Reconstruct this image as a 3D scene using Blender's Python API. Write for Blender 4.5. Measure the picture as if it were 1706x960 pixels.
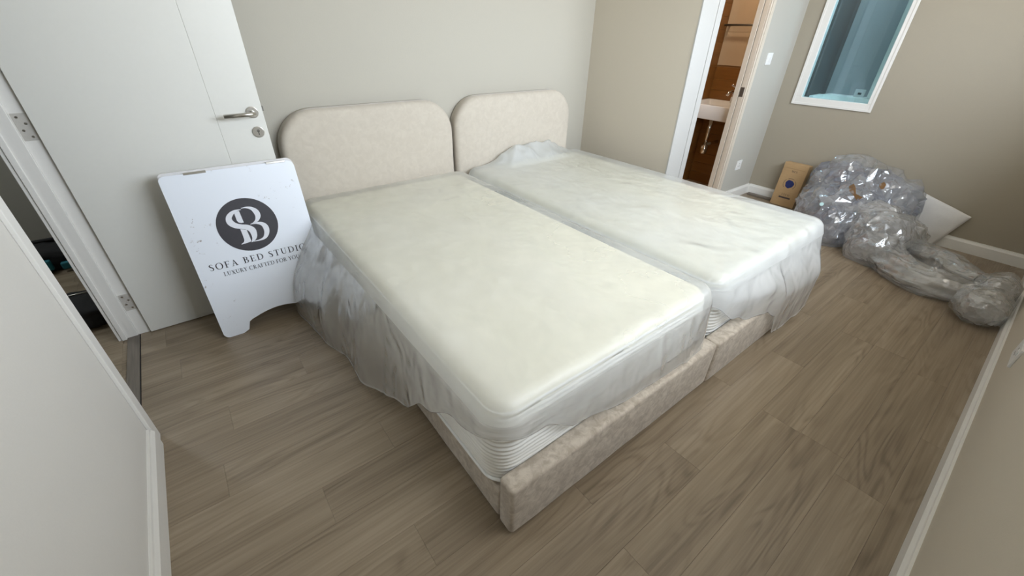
import bpy, bmesh, math, random
from mathutils import Vector, Matrix, noise

random.seed(7)
SC = bpy.context.scene
COL = SC.collection
for o in list(bpy.data.objects):
    bpy.data.objects.remove(o)

# ------------------------------------------------------------------ camera
EYE = Vector((0.0, 0.0, 1.35))
YAW, PITCH, ROLL = math.radians(38.2807), math.radians(32.1651), math.radians(1.2251)
FPX = 679.1                                   # focal length in pixels of the 1706 px frame
fwd = Vector((math.sin(YAW) * math.cos(PITCH), math.cos(YAW) * math.cos(PITCH), -math.sin(PITCH)))
rt = Vector((math.cos(YAW), -math.sin(YAW), 0))
up = rt.cross(fwd)
r2 = rt * math.cos(ROLL) + up * math.sin(ROLL)
u2 = up * math.cos(ROLL) - rt * math.sin(ROLL)
cd = bpy.data.cameras.new('camera')
cam = bpy.data.objects.new('camera', cd)
COL.objects.link(cam)
cam.matrix_world = Matrix(((r2.x, u2.x, -fwd.x, EYE.x), (r2.y, u2.y, -fwd.y, EYE.y), (r2.z, u2.z, -fwd.z, EYE.z), (0, 0, 0, 1)))
cd.sensor_fit = 'HORIZONTAL'
cd.sensor_width = 36.0
cd.lens = 36.0 * FPX / 1706.0
cd.clip_start = 0.02
SC.camera = cam

# ------------------------------------------------------------------ world, lights, exposure
SC.view_settings.view_transform = 'Standard'
SC.view_settings.look = 'None'
SC.view_settings.gamma = 1.0
SC.view_settings.use_curve_mapping = False
SC.view_settings.exposure = 0.0
SC.cycles.transparent_max_bounces = 32
W = bpy.data.worlds.new('sky')
SC.world = W
W.use_nodes = True
nt = W.node_tree
nt.nodes.clear()
wo = nt.nodes.new('ShaderNodeOutputWorld')
wb = nt.nodes.new('ShaderNodeBackground')
wt = nt.nodes.new('ShaderNodeTexCoord')
wx = nt.nodes.new('ShaderNodeSeparateXYZ')
wr = nt.nodes.new('ShaderNodeValToRGB')
wr.color_ramp.elements[0].position = 0.42
wr.color_ramp.elements[0].color = (0.50, 0.49, 0.46, 1)
wr.color_ramp.elements[1].position = 0.56
wr.color_ramp.elements[1].color = (0.89, 0.98, 1.09, 1)
wm = nt.nodes.new('ShaderNodeMapRange')
wm.inputs[1].default_value = -1
wm.inputs[2].default_value = 1
nt.links.new(wt.outputs['Generated'], wx.inputs[0])
nt.links.new(wx.outputs[2], wm.inputs[0])
nt.links.new(wm.outputs[0], wr.inputs[0])
nt.links.new(wr.outputs[0], wb.inputs[0])
wb.inputs[1].default_value = 13.0
nt.links.new(wb.outputs[0], wo.inputs[0])
# opening of the large window (in the wall behind the camera): x0, x1, z0, z1
WIN = (0.70, 3.70, 1.20, 2.40)
FRONT = -0.265


def portal(name, loc, rot, sx, sy):
    l = bpy.data.lights.new(name, 'AREA')
    l.shape = 'RECTANGLE'
    l.size, l.size_y = sx, sy
    l.cycles.is_portal = True
    o = bpy.data.objects.new(name, l)
    COL.objects.link(o)
    o.location = loc
    o.rotation_euler = rot
    return o


portal('window_portal', ((WIN[0] + WIN[1]) / 2, FRONT - 0.13, (WIN[2] + WIN[3]) / 2), (math.radians(90), 0, 0), WIN[1] - WIN[0], WIN[3] - WIN[2])

# ------------------------------------------------------------------ helpers


def obj(name, verts, faces, mat=None, parent=None, smooth=False):
    me = bpy.data.meshes.new(name)
    me.from_pydata([tuple(v) for v in verts], [], faces)
    me.update()
    if smooth:
        bm = bmesh.new()
        bm.from_mesh(me)
        bmesh.ops.recalc_face_normals(bm, faces=bm.faces)
        bm.to_mesh(me)
        bm.free()
    if smooth:
        for p in me.polygons:
            p.use_smooth = True
    if mat:
        me.materials.append(mat)
    o = bpy.data.objects.new(name, me)
    COL.objects.link(o)
    if parent:
        o.parent = parent
        o.matrix_parent_inverse = parent.matrix_world.inverted() if parent.type != 'EMPTY' else Matrix.Translation(-parent.location)
    return o


def bmobj(name, bm, mat=None, parent=None, smooth=False):
    bmesh.ops.recalc_face_normals(bm, faces=bm.faces)
    me = bpy.data.meshes.new(name)
    bm.to_mesh(me)
    bm.free()
    if smooth:
        for p in me.polygons:
            p.use_smooth = True
    if mat:
        me.materials.append(mat)
    o = bpy.data.objects.new(name, me)
    COL.objects.link(o)
    if parent:
        o.parent = parent
        o.matrix_parent_inverse = parent.matrix_world.inverted() if parent.type != 'EMPTY' else Matrix.Translation(-parent.location)
    return o


def add_box(bm, x0, x1, y0, y1, z0, z1, bev=0.0, seg=2, M=None):
    vs = [bm.verts.new((x, y, z)) for x in (x0, x1) for y in (y0, y1) for z in (z0, z1)]
    q = [(0, 1, 3, 2), (4, 6, 7, 5), (0, 4, 5, 1), (2, 3, 7, 6), (0, 2, 6, 4), (1, 5, 7, 3)]
    fs = [bm.faces.new([vs[i] for i in f]) for f in q]
    geo = vs
    if bev > 0:
        es = set(e for f in fs for e in f.edges)
        r = bmesh.ops.bevel(bm, geom=list(es), offset=bev, segments=seg, affect='EDGES', profile=0.5)
        geo = list(set(v for f in r['faces'] for v in f.verts))
    if M is not None:
        for v in set(geo):
            v.co = M @ v.co
    return geo


def box(name, x0, x1, y0, y1, z0, z1, mat, parent=None, bev=0.0, seg=2, M=None, smooth=False):
    bm = bmesh.new()
    add_box(bm, x0, x1, y0, y1, z0, z1, bev, seg, M)
    return bmobj(name, bm, mat, parent, smooth)


def frames(pts):
    pts = [Vector(p) for p in pts]
    out = []
    prev = None
    for i, p in enumerate(pts):
        t = (pts[min(i + 1, len(pts) - 1)] - pts[max(i - 1, 0)]).normalized()
        if prev is None:
            a = Vector((0, 0, 1)) if abs(t.z) < 0.9 else Vector((1, 0, 0))
            n = (a - t * a.dot(t)).normalized()
        else:
            n = (prev - t * prev.dot(t)).normalized()
        prev = n
        out.append((p, t, n, t.cross(n)))
    return out


def add_tube(bm, pts, r, seg=12, cap=True):
    rings = []
    fr = frames(pts)
    for i, (p, t, n, b) in enumerate(fr):
        rr = r[i] if isinstance(r, (list, tuple)) else r
        rings.append([bm.verts.new(p + (n * math.cos(2 * math.pi * k / seg) + b * math.sin(2 * math.pi * k / seg)) * rr) for k in range(seg)])
    for a, b in zip(rings, rings[1:]):
        for k in range(seg):
            bm.faces.new((a[k], a[(k + 1) % seg], b[(k + 1) % seg], b[k]))
    if cap:
        bm.faces.new(rings[0][::-1])
        bm.faces.new(rings[-1])
    return rings


def tube(name, pts, r, mat, parent=None, seg=12, smooth=True, cap=True):
    bm = bmesh.new()
    add_tube(bm, pts, r, seg, cap)
    return bmobj(name, bm, mat, parent, smooth)


def add_disc(bm, c, axis, r, h, seg=32, bev=0.0):
    c, axis = Vector(c), Vector(axis).normalized()
    pr = [(r, 0)]
    if bev:
        pr += [(r, h - bev), (r - bev * .3, h - bev * .3), (r - bev, h)]
    else:
        pr += [(r, h)]
    a = Vector((0, 0, 1)) if abs(axis.z) < 0.9 else Vector((1, 0, 0))
    n = (a - axis * a.dot(axis)).normalized()
    b = axis.cross(n)
    rings = [[bm.verts.new(c + axis * hh + (n * math.cos(2 * math.pi * k / seg) + b * math.sin(2 * math.pi * k / seg)) * rr) for k in range(seg)] for rr, hh in pr]
    for p, q in zip(rings, rings[1:]):
        for k in range(seg):
            bm.faces.new((p[k], p[(k + 1) % seg], q[(k + 1) % seg], q[k]))
    bm.faces.new(rings[0][::-1])
    bm.faces.new(rings[-1])


def disc(name, c, axis, r, h, mat, parent=None, seg=32, bev=0.0):
    bm = bmesh.new()
    add_disc(bm, c, axis, r, h, seg, bev)
    return bmobj(name, bm, mat, parent)


def prism(name, poly, M, depth, mat, parent=None):
    """poly in local (u, v); M maps (u, v, w) to the world, extruded by depth along w"""
    n = len(poly)
    vs = [M @ Vector((u, v, 0)) for u, v in poly] + [M @ Vector((u, v, depth)) for u, v in poly]
    fs = [tuple(range(n))[::-1], tuple(range(n, 2 * n))] + [(i, (i + 1) % n, n + (i + 1) % n, n + i) for i in range(n)]
    bm = bmesh.new()
    bv = [bm.verts.new(v) for v in vs]
    for f in fs:
        bm.faces.new([bv[i] for i in f])
    bmesh.ops.triangulate(bm, faces=[f for f in bm.faces if len(f.verts) > 4])
    return bmobj(name, bm, mat, parent)


def rrect(x0, x1, y0, y1, r, nc=8, ns=20, nl=None):
    """rounded rectangle, counter-clockwise from the left end of the low-y side; returns points and outward normals"""
    nl = nl or ns
    pts = []
    r = max(min(r, (x1 - x0) / 2 - 1e-4, (y1 - y0) / 2 - 1e-4), 1e-4)
    cs = [(x1 - r, y0 + r, -90), (x1 - r, y1 - r, 0), (x0 + r, y1 - r, 90), (x0 + r, y0 + r, 180)]
    st = [((x0 + r, y0), (x1 - r, y0), (0, -1), ns), ((x1, y0 + r), (x1, y1 - r), (1, 0), nl),
          ((x1 - r, y1), (x0 + r, y1), (0, 1), ns), ((x0, y1 - r), (x0, y0 + r), (-1, 0), nl)]
    for k in range(4):
        a, b, n, m = st[k]
        for i in range(m):
            t = i / m
            pts.append((a[0] + (b[0] - a[0]) * t, a[1] + (b[1] - a[1]) * t, n[0], n[1]))
        cx, cy, a0 = cs[k]
        for i in range(nc):
            an = math.radians(a0 + 90 * i / nc)
            pts.append((cx + r * math.cos(an), cy + r * math.sin(an), math.cos(an), math.sin(an)))
    return pts


def rings_mesh(rings, cap0=True, cap1=True):
    vs, fs = [], []
    n = len(rings[0])
    for r in rings:
        vs += r
    for k in range(len(rings) - 1):
        for i in range(n):
            j = (i + 1) % n
            fs.append((k * n + i, k * n + j, (k + 1) * n + j, (k + 1) * n + i))
    if cap0:
        fs.append(tuple(range(n))[::-1])
    if cap1:
        fs.append(tuple(range((len(rings) - 1) * n, len(rings) * n)))
    return vs, fs


def empty(name, loc, label=None, cat=None, group=None):
    o = bpy.data.objects.new(name, None)
    COL.objects.link(o)
    o.location = loc
    o.empty_display_size = 0.05
    if label:
        tag(o, label, cat, group)
    return o


def tag(o, label, cat, group=None):
    o['label'] = label
    o['category'] = cat
    if group:
        o['group'] = group
    return o


def struct(o):
    o['kind'] = 'structure'
    return o


def fbm(p, oct=4):
    return noise.fractal(p, 1.0, 2.0, oct)


def ridged(p, freq, octs=3, gain=0.5):
    s, a, f = 0, 1, freq
    for k in range(octs):
        q = p * f + Vector((17.3 * k, 5.1 * k, 9.7 * k))
        s += a * (1 - 2 * abs(noise.noise(q)))
        a *= gain
        f *= 2.1
    return s


# ------------------------------------------------------------------ materials


def nodemat(name):
    m = bpy.data.materials.new(name)
    m.use_nodes = True
    t = m.node_tree
    t.nodes.clear()
    out = t.nodes.new('ShaderNodeOutputMaterial')
    return m, t, out


def N(t, kind, **kw):
    n = t.nodes.new(kind)
    for k, v in kw.items():
        if k.startswith('i_'):
            key = k[2:]
            key = int(key) if key.isdigit() else key
            n.inputs[key].default_value = v
        else:
            setattr(n, k, v)
    return n


def mix_rgb(t, fac, a, b):
    n = t.nodes.new('ShaderNodeMix')
    n.data_type = 'RGBA'
    for sock, v in ((n.inputs[0], fac), (n.inputs[6], a), (n.inputs[7], b)):
        if hasattr(v, 'is_output') or isinstance(v, bpy.types.NodeSocket):
            t.links.new(v, sock)
        else:
            sock.default_value = v if not isinstance(v, tuple) else (v + (1,))[:4]
    return n.outputs[2]


def plain(name, col, rough=0.5, metal=0.0, nscale=30.0, var=0.05, bump=0.02, spec=0.5, stretch=(1, 1, 1)):
    """principled with a little procedural mottling and relief"""
    m, t, out = nodemat(name)
    p = N(t, 'ShaderNodeBsdfPrincipled')
    tc = N(t, 'ShaderNodeTexCoord')
    mp = N(t, 'ShaderNodeMapping')
    mp.inputs['Scale'].default_value = stretch
    t.links.new(tc.outputs['Object'], mp.inputs[0])
    nz = N(t, 'ShaderNodeTexNoise', i_Scale=nscale, i_Detail=4.0)
    t.links.new(mp.outputs[0], nz.inputs['Vector'])
    c0 = tuple(max(0, c * (1 - var)) for c in col)
    c1 = tuple(min(1, c * (1 + var)) for c in col)
    t.links.new(mix_rgb(t, nz.outputs['Fac'], c0, c1), p.inputs['Base Color'])
    p.inputs['Roughness'].default_value = rough
    p.inputs['Metallic'].default_value = metal
    p.inputs['Specular IOR Level'].default_value = spec
    if bump:
        b = N(t, 'ShaderNodeBump', i_Strength=bump, i_Distance=0.01)
        t.links.new(nz.outputs['Fac'], b.inputs['Height'])
        t.links.new(b.outputs[0], p.inputs['Normal'])
    t.links.new(p.outputs[0], out.inputs[0])
    return m


def wood_floor(name, dark, mid, light):
    m, t, out = nodemat(name)
    p = N(t, 'ShaderNodeBsdfPrincipled')
    tc = N(t, 'ShaderNodeTexCoord')
    oi = N(t, 'ShaderNodeObjectInfo')
    rnd = N(t, 'ShaderNodeVectorMath', operation='SCALE')
    rnd.inputs[0].default_value = (37.0, 91.0, 13.0)
    t.links.new(oi.outputs['Random'], rnd.inputs['Scale'])
    add = N(t, 'ShaderNodeVectorMath', operation='ADD')
    t.links.new(tc.outputs['Object'], add.inputs[0])
    t.links.new(rnd.outputs[0], add.inputs[1])

    def noi(scale, stretch, detail=3.0, dist=0.0):
        mp = N(t, 'ShaderNodeMapping')
        mp.inputs['Scale'].default_value = stretch
        t.links.new(add.outputs[0], mp.inputs[0])
        n = N(t, 'ShaderNodeTexNoise', i_Scale=scale, i_Detail=detail, i_Distortion=dist)
        t.links.new(mp.outputs[0], n.inputs['Vector'])
        return n.outputs['Fac']

    def math_(op, a, b=None):
        n = N(t, 'ShaderNodeMath', operation=op)
        for s, v in zip(n.inputs, (a, b)):
            if v is None:
                continue
            if isinstance(v, bpy.types.NodeSocket):
                t.links.new(v, s)
            else:
                s.default_value = v
        return n.outputs[0]
    # cathedral grain: contour lines of a stretched low noise
    low = noi(1.0, (1.5, 9.0, 1.0), 1.5, 0.4)
    lines = math_('SINE', math_('MULTIPLY', low, 62.0))
    lines = math_('POWER', math_('MULTIPLY_ADD', lines, 0.5), 2.2) if False else math_('MULTIPLY', math_('ADD', lines, 1.0), 0.5)
    lines = math_('POWER', lines, 2.0)
    patch = noi(1.0, (1.3, 6.0, 1.0), 2.0)
    pm = N(t, 'ShaderNodeMapRange', i_1=0.42, i_2=0.62)
    t.links.new(patch, pm.inputs[0])
    lines = math_('MULTIPLY', lines, pm.outputs[0])
    fine = noi(1.0, (2.5, 130.0, 1.0), 5.0)
    broad = noi(1.0, (0.9, 16.0, 1.0), 3.0, 0.3)
    rmp = N(t, 'ShaderNodeValToRGB')
    e = rmp.color_ramp.elements
    e[0].position, e[0].color = 0.30, dark + (1,)
    e[1].position, e[1].color = 0.70, light + (1,)
    k = e.new(0.5)
    k.color = mid + (1,)
    v = math_('ADD', math_('MULTIPLY', broad, 0.58), math_('MULTIPLY', fine, 0.42))
    v = math_('SUBTRACT', v, math_('MULTIPLY', lines, 0.14))
    v = math_('ADD', v, math_('MULTIPLY', math_('SUBTRACT', oi.outputs['Random'], 0.5), 0.10))
    v = math_('ADD', v, 0.045)
    t.links.new(v, rmp.inputs[0])
    t.links.new(rmp.outputs[0], p.inputs['Base Color'])
    p.inputs['Roughness'].default_value = 0.34
    p.inputs['Specular IOR Level'].default_value = 0.55
    b = N(t, 'ShaderNodeBump', i_Strength=0.10, i_Distance=0.002)
    t.links.new(math_('SUBTRACT', fine, lines), b.inputs['Height'])
    t.links.new(b.outputs[0], p.inputs['Normal'])
    t.links.new(p.outputs[0], out.inputs[0])
    return m


def velvet(name, a, b, scale=26.0):
    m, t, out = nodemat(name)
    p = N(t, 'ShaderNodeBsdfPrincipled')
    tc = N(t, 'ShaderNodeTexCoord')
    n1 = N(t, 'ShaderNodeTexNoise', i_Scale=scale, i_Detail=8.0, i_Roughness=0.62, i_Distortion=0.6)
    n2 = N(t, 'ShaderNodeTexNoise', i_Scale=420.0, i_Detail=2.0)
    t.links.new(tc.outputs['Object'], n1.inputs['Vector'])
    t.links.new(tc.outputs['Object'], n2.inputs['Vector'])
    mr = N(t, 'ShaderNodeMapRange', i_1=0.38, i_2=0.64)
    t.links.new(n1.outputs['Fac'], mr.inputs[0])
    t.links.new(mix_rgb(t, mr.outputs[0], a, b), p.inputs['Base Color'])
    p.inputs['Roughness'].default_value = 0.85
    p.inputs['Specular IOR Level'].default_value = 0.15
    p.inputs['Sheen Weight'].default_value = 0.35
    p.inputs['Sheen Roughness'].default_value = 0.4
    bp = N(t, 'ShaderNodeBump', i_Strength=0.25, i_Distance=0.002)
    t.links.new(n2.outputs['Fac'], bp.inputs['Height'])
    b2 = N(t, 'ShaderNodeBump', i_Strength=0.05, i_Distance=0.006)
    t.links.new(n1.outputs['Fac'], b2.inputs['Height'])
    t.links.new(bp.outputs[0], b2.inputs['Normal'])
    t.links.new(b2.outputs[0], p.inputs['Normal'])
    t.links.new(p.outputs[0], out.inputs[0])
    return m


def film(name, clear, haze, col=(0.9, 0.92, 0.94), rough=0.14, scale=14.0, bump=0.5, stretch=(1, 1, 1), dist=0.01, hazevar=0.0, gloss=1.0):
    """thin plastic film: clear part lets light straight through, hazy part scatters, both carry a gloss"""
    m, t, out = nodemat(name)
    tc = N(t, 'ShaderNodeTexCoord')
    mp = N(t, 'ShaderNodeMapping')
    mp.inputs['Scale'].default_value = stretch
    t.links.new(tc.outputs['Object'], mp.inputs[0])
    n1 = N(t, 'ShaderNodeTexNoise', i_Scale=scale, i_Detail=5.0, i_Roughness=0.55, i_Distortion=0.8)
    n1.noise_type = 'RIDGED_MULTIFRACTAL' if hasattr(n1, 'noise_type') else 'FBM'
    t.links.new(mp.outputs[0], n1.inputs['Vector'])
    n3 = N(t, 'ShaderNodeTexNoise', i_Scale=scale * 0.25, i_Detail=3.0)
    t.links.new(mp.outputs[0], n3.inputs['Vector'])
    bp = N(t, 'ShaderNodeBump', i_Strength=bump, i_Distance=dist)
    t.links.new(n1.outputs['Fac'], bp.inputs['Height'])
    tr = N(t, 'ShaderNodeBsdfTransparent')
    tr.inputs[0].default_value = (0.97, 0.98, 0.985, 1)
    df = N(t, 'ShaderNodeBsdfDiffuse')
    df.inputs[0].default_value = col + (1,)
    tl = N(t, 'ShaderNodeBsdfTranslucent')
    tl.inputs[0].default_value = col + (1,)
    hz = N(t, 'ShaderNodeMixShader', i_0=0.45)
    t.links.new(df.outputs[0], hz.inputs[1])
    t.links.new(tl.outputs[0], hz.inputs[2])
    body = N(t, 'ShaderNodeMixShader')
    mr = N(t, 'ShaderNodeMapRange', i_1=0.35, i_2=0.65)
    mr.inputs[3].default_value = max(0.0, haze - hazevar)
    mr.inputs[4].default_value = min(1.0, haze + hazevar)
    t.links.new(n3.outputs['Fac'], mr.inputs[0])
    t.links.new(mr.outputs[0], body.inputs[0])
    t.links.new(tr.outputs[0], body.inputs[1])
    t.links.new(hz.outputs[0], body.inputs[2])
    gl = N(t, 'ShaderNodeBsdfGlossy')
    gl.inputs['Roughness'].default_value = rough
    t.links.new(bp.outputs[0], gl.inputs['Normal'])
    fr = N(t, 'ShaderNodeLayerWeight', i_Blend=0.5)
    t.links.new(bp.outputs[0], fr.inputs['Normal'])
    fp = N(t, 'ShaderNodeMath', operation='POWER', i_1=4.0)
    t.links.new(fr.outputs['Facing'], fp.inputs[0])
    fm = N(t, 'ShaderNodeMath', operation='MULTIPLY_ADD', i_1=0.45 * gloss, i_2=0.05 * gloss)
    fm.use_clamp = True
    t.links.new(fp.outputs[0], fm.inputs[0])
    fin = N(t, 'ShaderNodeMixShader')
    t.links.new(fm.outputs[0], fin.inputs[0])
    t.links.new(body.outputs[0], fin.inputs[1])
    t.links.new(gl.outputs[0], fin.inputs[2])
    t.links.new(fin.outputs[0], out.inputs[0])
    return m


def tinted_glass(name, col, gloss=0.06):
    m, t, out = nodemat(name)
    tr = N(t, 'ShaderNodeBsdfTransparent')
    tr.inputs[0].default_value = col + (1,)
    gl = N(t, 'ShaderNodeBsdfGlossy', i_Roughness=0.02)
    nz = N(t, 'ShaderNodeTexNoise', i_Scale=2.0)
    bp = N(t, 'ShaderNodeBump', i_Strength=0.01)
    t.links.new(nz.outputs['Fac'], bp.inputs['Height'])
    t.links.new(bp.outputs[0], gl.inputs['Normal'])
    mx = N(t, 'ShaderNodeMixShader', i_0=gloss)
    t.links.new(tr.outputs[0], mx.inputs[1])
    t.links.new(gl.outputs[0], mx.inputs[2])
    t.links.new(mx.outputs[0], out.inputs[0])
    return m


def chipped(name, col, chip, rough=0.45):
    """white painted board with small grey-brown chips and scuffs"""
    m, t, out = nodemat(name)
    p = N(t, 'ShaderNodeBsdfPrincipled')
    tc = N(t, 'ShaderNodeTexCoord')
    n1 = N(t, 'ShaderNodeTexNoise', i_Scale=26.0, i_Detail=6.0, i_Roughness=0.7)
    n2 = N(t, 'ShaderNodeTexNoise', i_Scale=5.0, i_Detail=1.0)
    for n in (n1, n2):
        t.links.new(tc.outputs['Object'], n.inputs['Vector'])
    a = N(t, 'ShaderNodeMapRange', i_1=0.62, i_2=0.66)
    b = N(t, 'ShaderNodeMapRange', i_1=0.54, i_2=0.60)
    t.links.new(n1.outputs['Fac'], a.inputs[0])
    t.links.new(n2.outputs['Fac'], b.inputs[0])
    mm = N(t, 'ShaderNodeMath', operation='MULTIPLY')
    t.links.new(a.outputs[0], mm.inputs[0])
    t.links.new(b.outputs[0], mm.inputs[1])
    t.links.new(mix_rgb(t, mm.outputs[0], col, chip), p.inputs['Base Color'])
    p.inputs['Roughness'].default_value = rough
    t.links.new(p.outputs[0], out.inputs[0])
    return m


def emit(name, col, s):
    m, t, out = nodemat(name)
    e = N(t, 'ShaderNodeEmission', i_Strength=s)
    e.inputs[0].default_value = col + (1,)
    t.links.new(e.outputs[0], out.inputs[0])
    return m


M_WALLH = plain('headboard_wall_dimmed', (0.455, 0.43, 0.37), 0.75, nscale=180, var=0.02, bump=0.05, spec=0.25)  # wall paint darkened in colour to tone down the light on this wall
M_WALLL = plain('left_wall_lit_tone', (0.71, 0.69, 0.65), 0.6, nscale=180, var=0.02, bump=0.05, spec=0.25)  # wall colour lightened to stand for stronger light on the left wall
M_WALLR = plain('return_wall_lit_tone', (0.60, 0.545, 0.45), 0.7, nscale=180, var=0.02, bump=0.05, spec=0.25)  # beige wall colour lightened, with the light on the return painted in
M_WALLF = plain('front_wall_lit_tone', (0.60, 0.545, 0.45), 0.6, nscale=180, var=0.02, bump=0.05, spec=0.3)  # beige wall colour lightened in place of light bounced onto this wall
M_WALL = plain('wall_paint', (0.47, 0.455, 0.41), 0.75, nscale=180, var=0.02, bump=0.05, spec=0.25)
M_WALLB = plain('beige_wall_shade_tone', (0.375, 0.335, 0.265), 0.6, nscale=180, var=0.02, bump=0.05, spec=0.3)  # beige darkened, with the shade on the right wall put into the colour
M_CEIL = plain('ceiling_paint', (0.80, 0.79, 0.76), 0.8, nscale=120, var=0.02, bump=0.03)
M_DOOR = plain('door_laminate', (0.74, 0.735, 0.69), 0.38, nscale=60, var=0.015, bump=0.01)
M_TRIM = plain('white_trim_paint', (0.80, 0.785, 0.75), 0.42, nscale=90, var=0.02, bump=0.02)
M_FLOOR = wood_floor('taupe_plank', (0.165, 0.123, 0.081), (0.260, 0.202, 0.139), (0.350, 0.280, 0.200))
M_GAP = plain('plank_joint', (0.19, 0.152, 0.115), 0.8, nscale=40, var=0.1)
M_THRESH = plain('threshold_strip', (0.17, 0.145, 0.12), 0.4, nscale=3, var=0.45, stretch=(40, 2, 1), bump=0.03)
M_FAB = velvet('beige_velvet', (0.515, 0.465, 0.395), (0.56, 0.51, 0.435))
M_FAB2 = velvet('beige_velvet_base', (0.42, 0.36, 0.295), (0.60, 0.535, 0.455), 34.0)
M_MATT = plain('mattress_knit', (0.80, 0.77, 0.65), 0.8, nscale=5, var=0.06, bump=0.03, spec=0.2)
M_MSIDE = plain('mattress_border_knit', (0.87, 0.865, 0.83), 0.75, nscale=60, var=0.03, bump=0.04, spec=0.2)
M_PIPE = plain('mattress_piping', (0.86, 0.87, 0.86), 0.6, nscale=200, var=0.03, bump=0.02)
M_STEEL = plain('brushed_steel', (0.55, 0.53, 0.49), 0.28, metal=1.0, nscale=20, var=0.08, bump=0.02, stretch=(1, 30, 30))
M_HINGE = plain('satin_hinge', (0.62, 0.60, 0.56), 0.5, metal=0.35, nscale=30, var=0.1)
M_TRIML = plain('white_casing_dimmed', (0.50, 0.495, 0.475), 0.42, nscale=90, var=0.02, bump=0.02)  # white trim darkened in colour to curb the window light on it
M_TRIMW = plain('trim_shade_tone', (0.62, 0.555, 0.465), 0.45, nscale=90, var=0.02, bump=0.02)  # white trim made darker and warmer, its weaker light painted in
M_DKSTEEL = plain('dark_steel', (0.18, 0.17, 0.155), 0.4, metal=0.8, nscale=30, var=0.1)
M_CHROME = plain('chrome', (0.75, 0.74, 0.72), 0.1, metal=1.0, nscale=10, var=0.03, bump=0.0)
M_SIGN = chipped('chipped_white_board', (0.82, 0.865, 0.94), (0.36, 0.33, 0.31))
M_SIGNEDGE = plain('board_edge', (0.72, 0.71, 0.71), 0.6, nscale=40, var=0.12)
M_INK = plain('sign_ink', (0.045, 0.043, 0.052), 0.5, nscale=60, var=0.1, bump=0.0)
M_PRINTW = plain('sign_white_print', (0.76, 0.78, 0.84), 0.5, nscale=60, var=0.02, bump=0.0)
M_CARD = plain('cardboard', (0.47, 0.315, 0.165), 0.75, nscale=14, var=0.1, bump=0.05, stretch=(1, 1, 8), spec=0.2)
M_CARDINK = plain('box_ink', (0.07, 0.05, 0.05), 0.6, nscale=50, var=0.2, bump=0)
M_CARDBLUE = plain('box_blue_ink', (0.014, 0.026, 0.13), 0.5, nscale=30, var=0.2, bump=0)
M_TAPE = plain('brown_packing_tape', (0.23, 0.13, 0.06), 0.25, nscale=30, var=0.2)
M_STICK = plain('pale_blue_sticker', (0.55, 0.78, 0.80), 0.4, nscale=40, var=0.05, bump=0)
M_FOAM = plain('white_foam_sheet', (0.74, 0.73, 0.72), 0.7, nscale=60, var=0.04, bump=0.06)
M_BLACK = plain('black_fabric', (0.012, 0.011, 0.012), 0.8, nscale=90, var=0.4, bump=0.1)
M_TEAL = plain('teal_fabric', (0.012, 0.16, 0.20), 0.6, nscale=60, var=0.2)
M_WHITE = plain('white_plastic', (0.80, 0.80, 0.79), 0.3, nscale=50, var=0.02, bump=0)
M_CERAMIC = plain('white_ceramic', (0.82, 0.81, 0.79), 0.1, nscale=10, var=0.01, bump=0)
M_TILE = plain('orange_wood_tile', (0.27, 0.12, 0.028), 0.3, nscale=5, var=0.22, stretch=(1, 1, 14), bump=0.02)
M_GROUT = plain('tile_grout', (0.33, 0.18, 0.07), 0.8, nscale=60, var=0.1)
M_PALETILE = plain('pale_beige_tile', (0.66, 0.52, 0.36), 0.14, nscale=6, var=0.04, bump=0)
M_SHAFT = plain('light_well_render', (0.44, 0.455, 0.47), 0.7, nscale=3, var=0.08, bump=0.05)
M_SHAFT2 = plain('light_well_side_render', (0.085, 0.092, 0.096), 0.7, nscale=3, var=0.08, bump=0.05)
M_LEDGE = plain('light_well_ledge', (0.93, 0.95, 0.91), 0.5, nscale=20, var=0.03)
M_GLASS = tinted_glass('teal_glass', (0.77, 0.90, 0.93))
M_FILM = film('mattress_film', 1, 0.34, (0.96, 0.96, 0.93), 0.44, 4.5, 0.7, hazevar=0.32, gloss=1.2, dist=0.03)
M_FILM2 = film('mattress_film_milky', 1, 0.50, (0.90, 0.925, 0.94), 0.36, 5.0, 0.6, hazevar=0.28, gloss=1.6, dist=0.03)
M_SKIRT1 = film('skirt_film', 1, 0.56, (0.96, 0.96, 0.95), 0.16, 9.0, 0.9, stretch=(1, 1, 0.6), hazevar=0.16, gloss=3.2)
M_SKIRT2 = film('skirt_film_milky', 1, 0.80, (0.95, 0.965, 0.98), 0.2, 9.0, 0.6, hazevar=0.2, gloss=2.2)
M_WISP = film('wispy_wrap', 1, 0.16, (0.78, 0.79, 0.83), 0.10, 20.0, 0.5, hazevar=0.12, gloss=3.0, dist=0.01)
M_WRAP = film('crumpled_wrap', 1, 0.40, (0.42, 0.45, 0.55), 0.14, 14.0, 0.6, hazevar=0.22, gloss=2.4, dist=0.010)
M_WRAP2 = film('bundled_wrap', 1, 0.34, (0.93, 0.91, 0.90), 0.24, 14.0, 0.6, hazevar=0.16, gloss=3.6, dist=0.010)

# ------------------------------------------------------------------ room shell
LEFT = -0.441          # face of left wall
BACK = 2.645           # headboard wall
CORN = 2.85            # short return wall
BATH = 1.745           # wall with bathroom door
RIGHT = 4.4145
H = 2.65
LT = 0.115
D0, D1 = 1.645, 2.462  # doorway in the left wall


def wallmesh(name, boxes, mat):
    bm = bmesh.new()
    for b in boxes:
        add_box(bm, *b)
    return struct(bmobj(name, bm, mat))


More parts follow.
